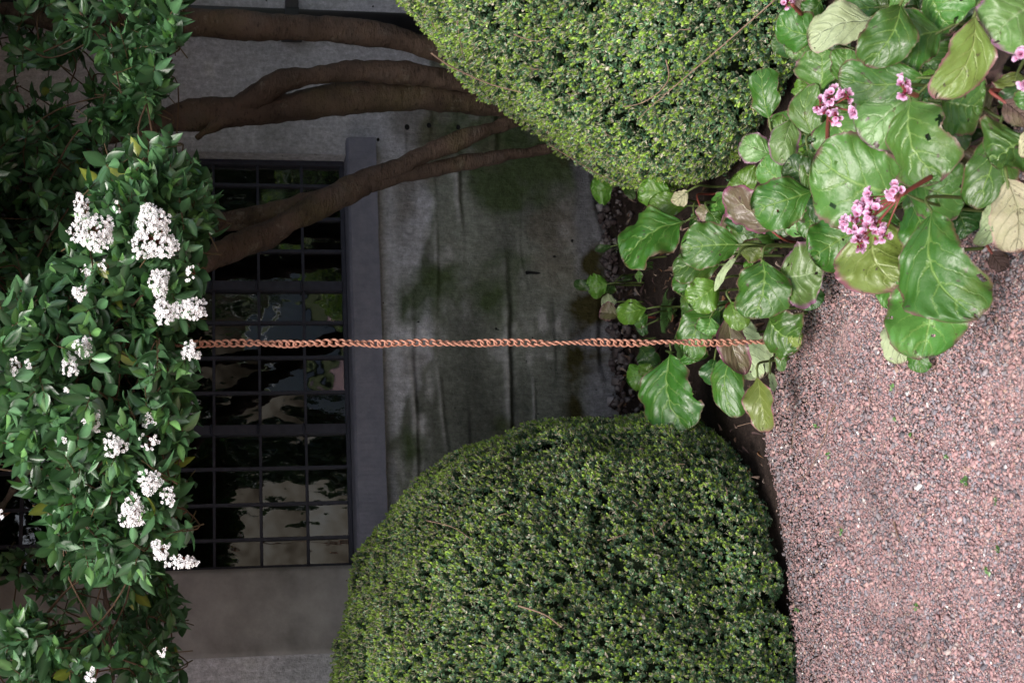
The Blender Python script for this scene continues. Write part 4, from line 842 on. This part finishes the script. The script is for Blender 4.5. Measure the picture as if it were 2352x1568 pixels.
bergenia('small bergenia close to the wall with lime green and purple blotched leaves', (1600, 740), [
 (7, 515, 1200, 330, 1240, 190, 'O', 2, .0), (7, 575, 1190, 500, 1290, 130, 'G', 1), (7, 400, 1200, 210, 1200, 95, 'D', 3, .0), (7, 870, 1420, 595, 1480, 190, 'O', 2, .0), (7, 880, 1480, 740, 1540, 130, 'G', 1), (7, 610, 1480, 440, 1460, 150, 'V', 2, .0), (7, 600, 1360, 455, 1370, 130, 'P', 1, .0), (7, 800, 1060, 800, 1190, 70, 'L', 1), (7, 560, 860, 400, 900, 60, 'D', 2, .0, .6), (7, 880, 1560, 780, 1620, 130, 'D', 0)])
bergenia('small bergenia between the bright hedge and the wall with lime leaves', (1500, 420), [
 (7, 560, 330, 370, 380, 210, 'O', 3, .0), (7, 540, 200, 375, 180, 110, 'O', 3, .0), (7, 670, 240, 760, 440, 90, 'G', 1), (7, 1090, 420, 790, 370, 250, 'O', 2, .0), (7, 1235, 500, 880, 500, 190, 'O', 1, .0, .2), (7, 1235, 370, 1090, 470, 130, 'W', 2, .02)], group='bergenia plants in the bed')
bergenia('tiny round leaved bergenia seedling beside the dark hedge', (1500, 870), [(5, 525, 1160, 400, 1195, 125, 'O', 1, .0), (5, 540, 1180, 470, 1130, 60, 'O', 1)], group='bergenia plants in the bed')

# ------------------------------------------------------------------ bed litter, fern, grass, weeds, twigs
def litter():
    parts = []; n = 520; px = rng.uniform(1420, 1860, n); py = rng.uniform(350, 1150, n)
    P = np.array([at_z(a, b, 0) for a, b in zip(px, py)]); ok = P[:, 1] > edge_y(P[:, 0])+.02; P = P[ok]; n = len(P); P[:, 2] = rng.uniform(.0, .022, n)
    V, F = leaf_template(w=.20, curl=.5, fold=1.2); V = V-np.array([0, 0, .5])
    A = frames(np.stack([rng.normal(0, 1, n), rng.normal(0, 1, n), rng.normal(0, .25, n)], 1), rng.uniform(0, 6.3, n))*rng.lognormal(math.log(.022), .4, n)[:, None, None]
    pal = np.array([(.13, .08, .055), (.07, .045, .035), (.20, .14, .11), (.05, .03, .028), (.28, .22, .18), (.16, .085, .04)])
    parts.append(instance((V, [F], np.ones((len(V), 3))), n, A, P, pal[rng.integers(0, 6, n)]*rng.uniform(.7, 1.3, (n, 1))))
    m = 900; s_ = rng.uniform(-.9, 1.4, m); Q = WO+wd*s_[:, None]+wn*rng.gamma(1.5, .12, m)[:, None]+np.array([0, 0, .0])   # pebbles washed to the foot of the wall
    Bk = frames(rng.normal(size=(m, 3)), rng.uniform(0, 6, m))*rng.lognormal(math.log(.008), .5, m)[:, None, None]
    c = np.array([(.11, .09, .09), (.20, .18, .18), (.07, .05, .05), (.34, .33, .34)])[rng.choice(4, m, p=[.45, .25, .25, .05])]
    parts.append(instance((CUBE*np.array([.9, .7, .5]), [CUBEF], np.ones((8, 3))), m, Bk, Q+[0, 0, -.002], c))
    V, F, C = stack(parts); tag(mesh_np('leaf_litter', V, F, M_dry, col=C), 'dead brown leaves and dark pebbles on the soil of the bed', 'leaf litter', kind='stuff')
litter()
def fern(px, py, label):
    o = at_z(px, py, 0); root = empty('fern', tuple(o)); tag(root, label, 'fern', 'little ferns in the bed')
    for j in range(9):
        az = rng.uniform(0, 6.28); L = rng.uniform(.07, .13); parts = []
        for k in range(15):
            t = (k+1)/16; c = np.array([math.cos(az)*L*t, math.sin(az)*L*t, .09*t-.09*t*t+.02]); w = .028*math.sin(PI*t**.7)+.004
            for s in (-1, 1):
                d = np.array([[-math.sin(az)*s+math.cos(az)*.35, math.cos(az)*s+math.sin(az)*.35, .1]]); LV_, LF_ = leaf_template(w=.17, curl=.1, fold=.1)
                parts.append(instance((LV_*w, [LF_], np.tile([[.09, .20, .05]], (len(LV_), 1))), 1, frames(d, np.array([PI/2*0])), c[None]))
        st = MB().tube([(0, 0, 0), (math.cos(az)*L*.5, math.sin(az)*L*.5, .04), (math.cos(az)*L, math.sin(az)*L, .022)], [.0012, .001, .0006], 4, False); parts.append((st.V[0], [np.array(st.F)], np.tile([[.12, .18, .05]], (len(st.V[0]), 1))))
        V, F, C = stack(parts); mesh_np('frond', V, F, M_vib, root, col=C)
fern(1605, 690, 'small fern tucked behind the chain next to the lime bergenia leaf')
fern(1555, 725, 'small fern on the wall side of the chain foot')
fern(1590, 790, 'small fern just past the chain towards the dark hedge')
def tuft(px, py, n, L, label):
    o = at_z(px, py, 0); V = []; F = []; 
    for j in range(n):
        az = rng.uniform(0, 6.28); l = L*rng.uniform(.5, 1.1); le = rng.uniform(.3, .9); b = np.array([rng.normal(0, .008), rng.normal(0, .008), 0]); sd_ = np.array([-math.sin(az), math.cos(az), 0])*.0018
        for k in range(5):
            t = k/4; p = b+np.array([math.cos(az)*l*le*t**1.6, math.sin(az)*l*le*t**1.6, l*(t-.45*t*t*le)]); V += [p-sd_*(1-t*.9), p+sd_*(1-t*.9)]
        q = len(V)-10; F += [(q+2*k, q+2*k+1, q+2*k+3, q+2*k+2) for k in range(4)]
    tag(mesh_np('grass_tuft', np.array(V), [np.array(F)], M_vib, col=np.tile([[.07, .17, .03]], (len(V), 1)), loc=tuple(o)), label, 'grass', 'grass tufts in the bed')
tuft(1448, 560, 22, .13, 'grass tuft at the wall foot nearest the lime leaves of the hedge side')
tuft(1452, 640, 14, .11, 'grass tuft at the wall foot below the dark curled leaf')
tuft(1500, 610, 14, .08, 'low grass tuft in the bed away from the wall')
WD = [(735, 65), (750, 220), (835, 300), (345, 260), (405, 410), (1010, 420), (1110, 530), (1258, 640), (470, 795), (1275, 890), (1215, 995), (250, 1190), (1100, 545), (855, 1180)]
for j, (x, y) in enumerate(WD):
    o = at_z((3000+x/1.2737)/1.7415, (1500+y/1.2737)/1.7415, 0.004); parts = []; V, F = leaf_template(w=.32, curl=.2, fold=.2); n = 7
    D = np.stack([rng.normal(0, 1, n), rng.normal(0, 1, n), rng.uniform(.2, .8, n)], 1); V_, F_, C_ = instance((V, [F], np.ones((len(V), 3))), n, frames(D, rng.uniform(0, 6, n))*rng.uniform(.007, .014, n)[:, None, None], np.tile([[0, 0, .003]], (n, 1))+rng.normal(0, .002, (n, 3)), np.array([.13, .27, .08])*rng.uniform(.8, 1.3, (n, 1)))
    tag(mesh_np('weed_seedling', V_, F_, M_vib, col=C_, loc=tuple(o)), 'tiny green weed seedling growing up through the pink gravel', 'weed', 'weed seedlings in the gravel')
def ground_twig(pts, label, r=.0016, z=.006, mat=None):
    P = np.array([at_z((3000+x/1.2737)/1.7415, (1500+y/1.2737)/1.7415, z) for x, y in pts]); P[:, 2] += rng.uniform(0, .004, len(P)); o = P[0].copy()
    w = smooth_path(P-o, 6); ob = MB().tube(w, np.linspace(r, r*.6, len(w)), 6).build('twig', mat or M_twig, smooth=True); ob.location = o; tag(ob, label, 'twig', 'fallen twigs')
ground_twig([(440, 150), (402, 210), (385, 300), (340, 420), (300, 495), (235, 540)], 'longest curved dry twig lying on the gravel below the bergenia', .0017)
ground_twig([(735, 740), (750, 790), (768, 850)], 'short thick brown twig in the middle of the gravel', .0028)
ground_twig([(232, 220), (222, 330), (215, 410)], 'straight thin twig on the gravel close to the bed edge', .0013)
ground_twig([(605, 60), (615, 110), (610, 160)], 'small dark twig on the gravel furthest from the dark hedge', .0015)
ground_twig([(1070, 565), (1145, 572)], 'pale straw stub beside a weed on the gravel', .0013)
ground_twig([(-60, 260), (20, 240), (130, 228)], 'thin pale twig reaching from the dark hedge over the bed corner', .0014, .06)
for k, (x, y, lb) in enumerate(((622, 1500, 'long white petal on the gravel near the picture edge'), (362, 432, 'curled white petal next to the long twig on the gravel'), (890, 1445, 'small white petal on the gravel beyond the long petal'))):
    o = at_z((3000+x/1.2737)/1.7415, (1500+y/1.2737)/1.7415, .006); V, F = leaf_template(w=.2, curl=.3, fold=.6)
    V_, F_, C_ = instance((V-np.array([0, 0, .5]), [F], np.ones((len(V), 3))), 1, frames(np.array([[.3, .9, .1]]), np.array([.4+k]))*(.024-.006*k), np.array([[0, 0, .003]]), np.array([[.9, .88, .9]])); tag(mesh_np('fallen_petal', V_, F_, M_petal, col=C_, loc=tuple(o)), lb, 'petal', 'fallen white petals')

# ------------------------------------------------------------------ the garden behind the camera, seen only in the panes
def garden_tree(x, y, h, r, n, seed, label):
    rg = np.random.default_rng(seed); root = empty('garden_tree', (x, y, 0)); tag(root, label, 'tree', 'trees reflected in the window')
    MB().tube([(0, 0, -.05), (.1, 0, h*.4), (0, .1, h*.75)], [.18, .13, .05], 10).build('trunk', M_bark, root, smooth=True)
    q = rg.normal(size=(n, 3)); q /= np.linalg.norm(q, axis=1)[:, None]; q *= (rg.random((n, 1))**.4)*(1+.25*vnoise(q*3+seed)[:, None]); P = q*np.array([r, r, h*.5])+np.array([0, 0, h*.52])
    V, F, C = instance((LEAFV-np.array([0, 0, .5]), [LEAFF], np.ones((6, 3))), n, rand_rot(n, rg)*.19, P, np.array([.035, .07, .025])*rg.uniform(.6, 1.5, (n, 1))); mesh_np('crown', V, F, M_box, root, col=C)
garden_tree(9.6, -6.5, 7, 2.0, 9000, 1, 'dark broad tree reflected in the window panes nearest the trunks')
garden_tree(13.0, -4.0, 8, 2.6, 9000, 2, 'dark tall tree reflected at the trunk end of the window')
garden_tree(8.15, -12.0, 4.2, .75, 2500, 3, 'slender tree reflected in the brightest window panes')
MB().box(-14, 14, -16.5, -15.5, 0, 1.15).build('garden_wall', noisy('pale_garden_wall', (.55, .55, .57), (.72, .72, .75), 3, .9)); tag(bpy.data.objects['garden_wall'], 'low pale garden wall reflected in the window panes', 'wall')
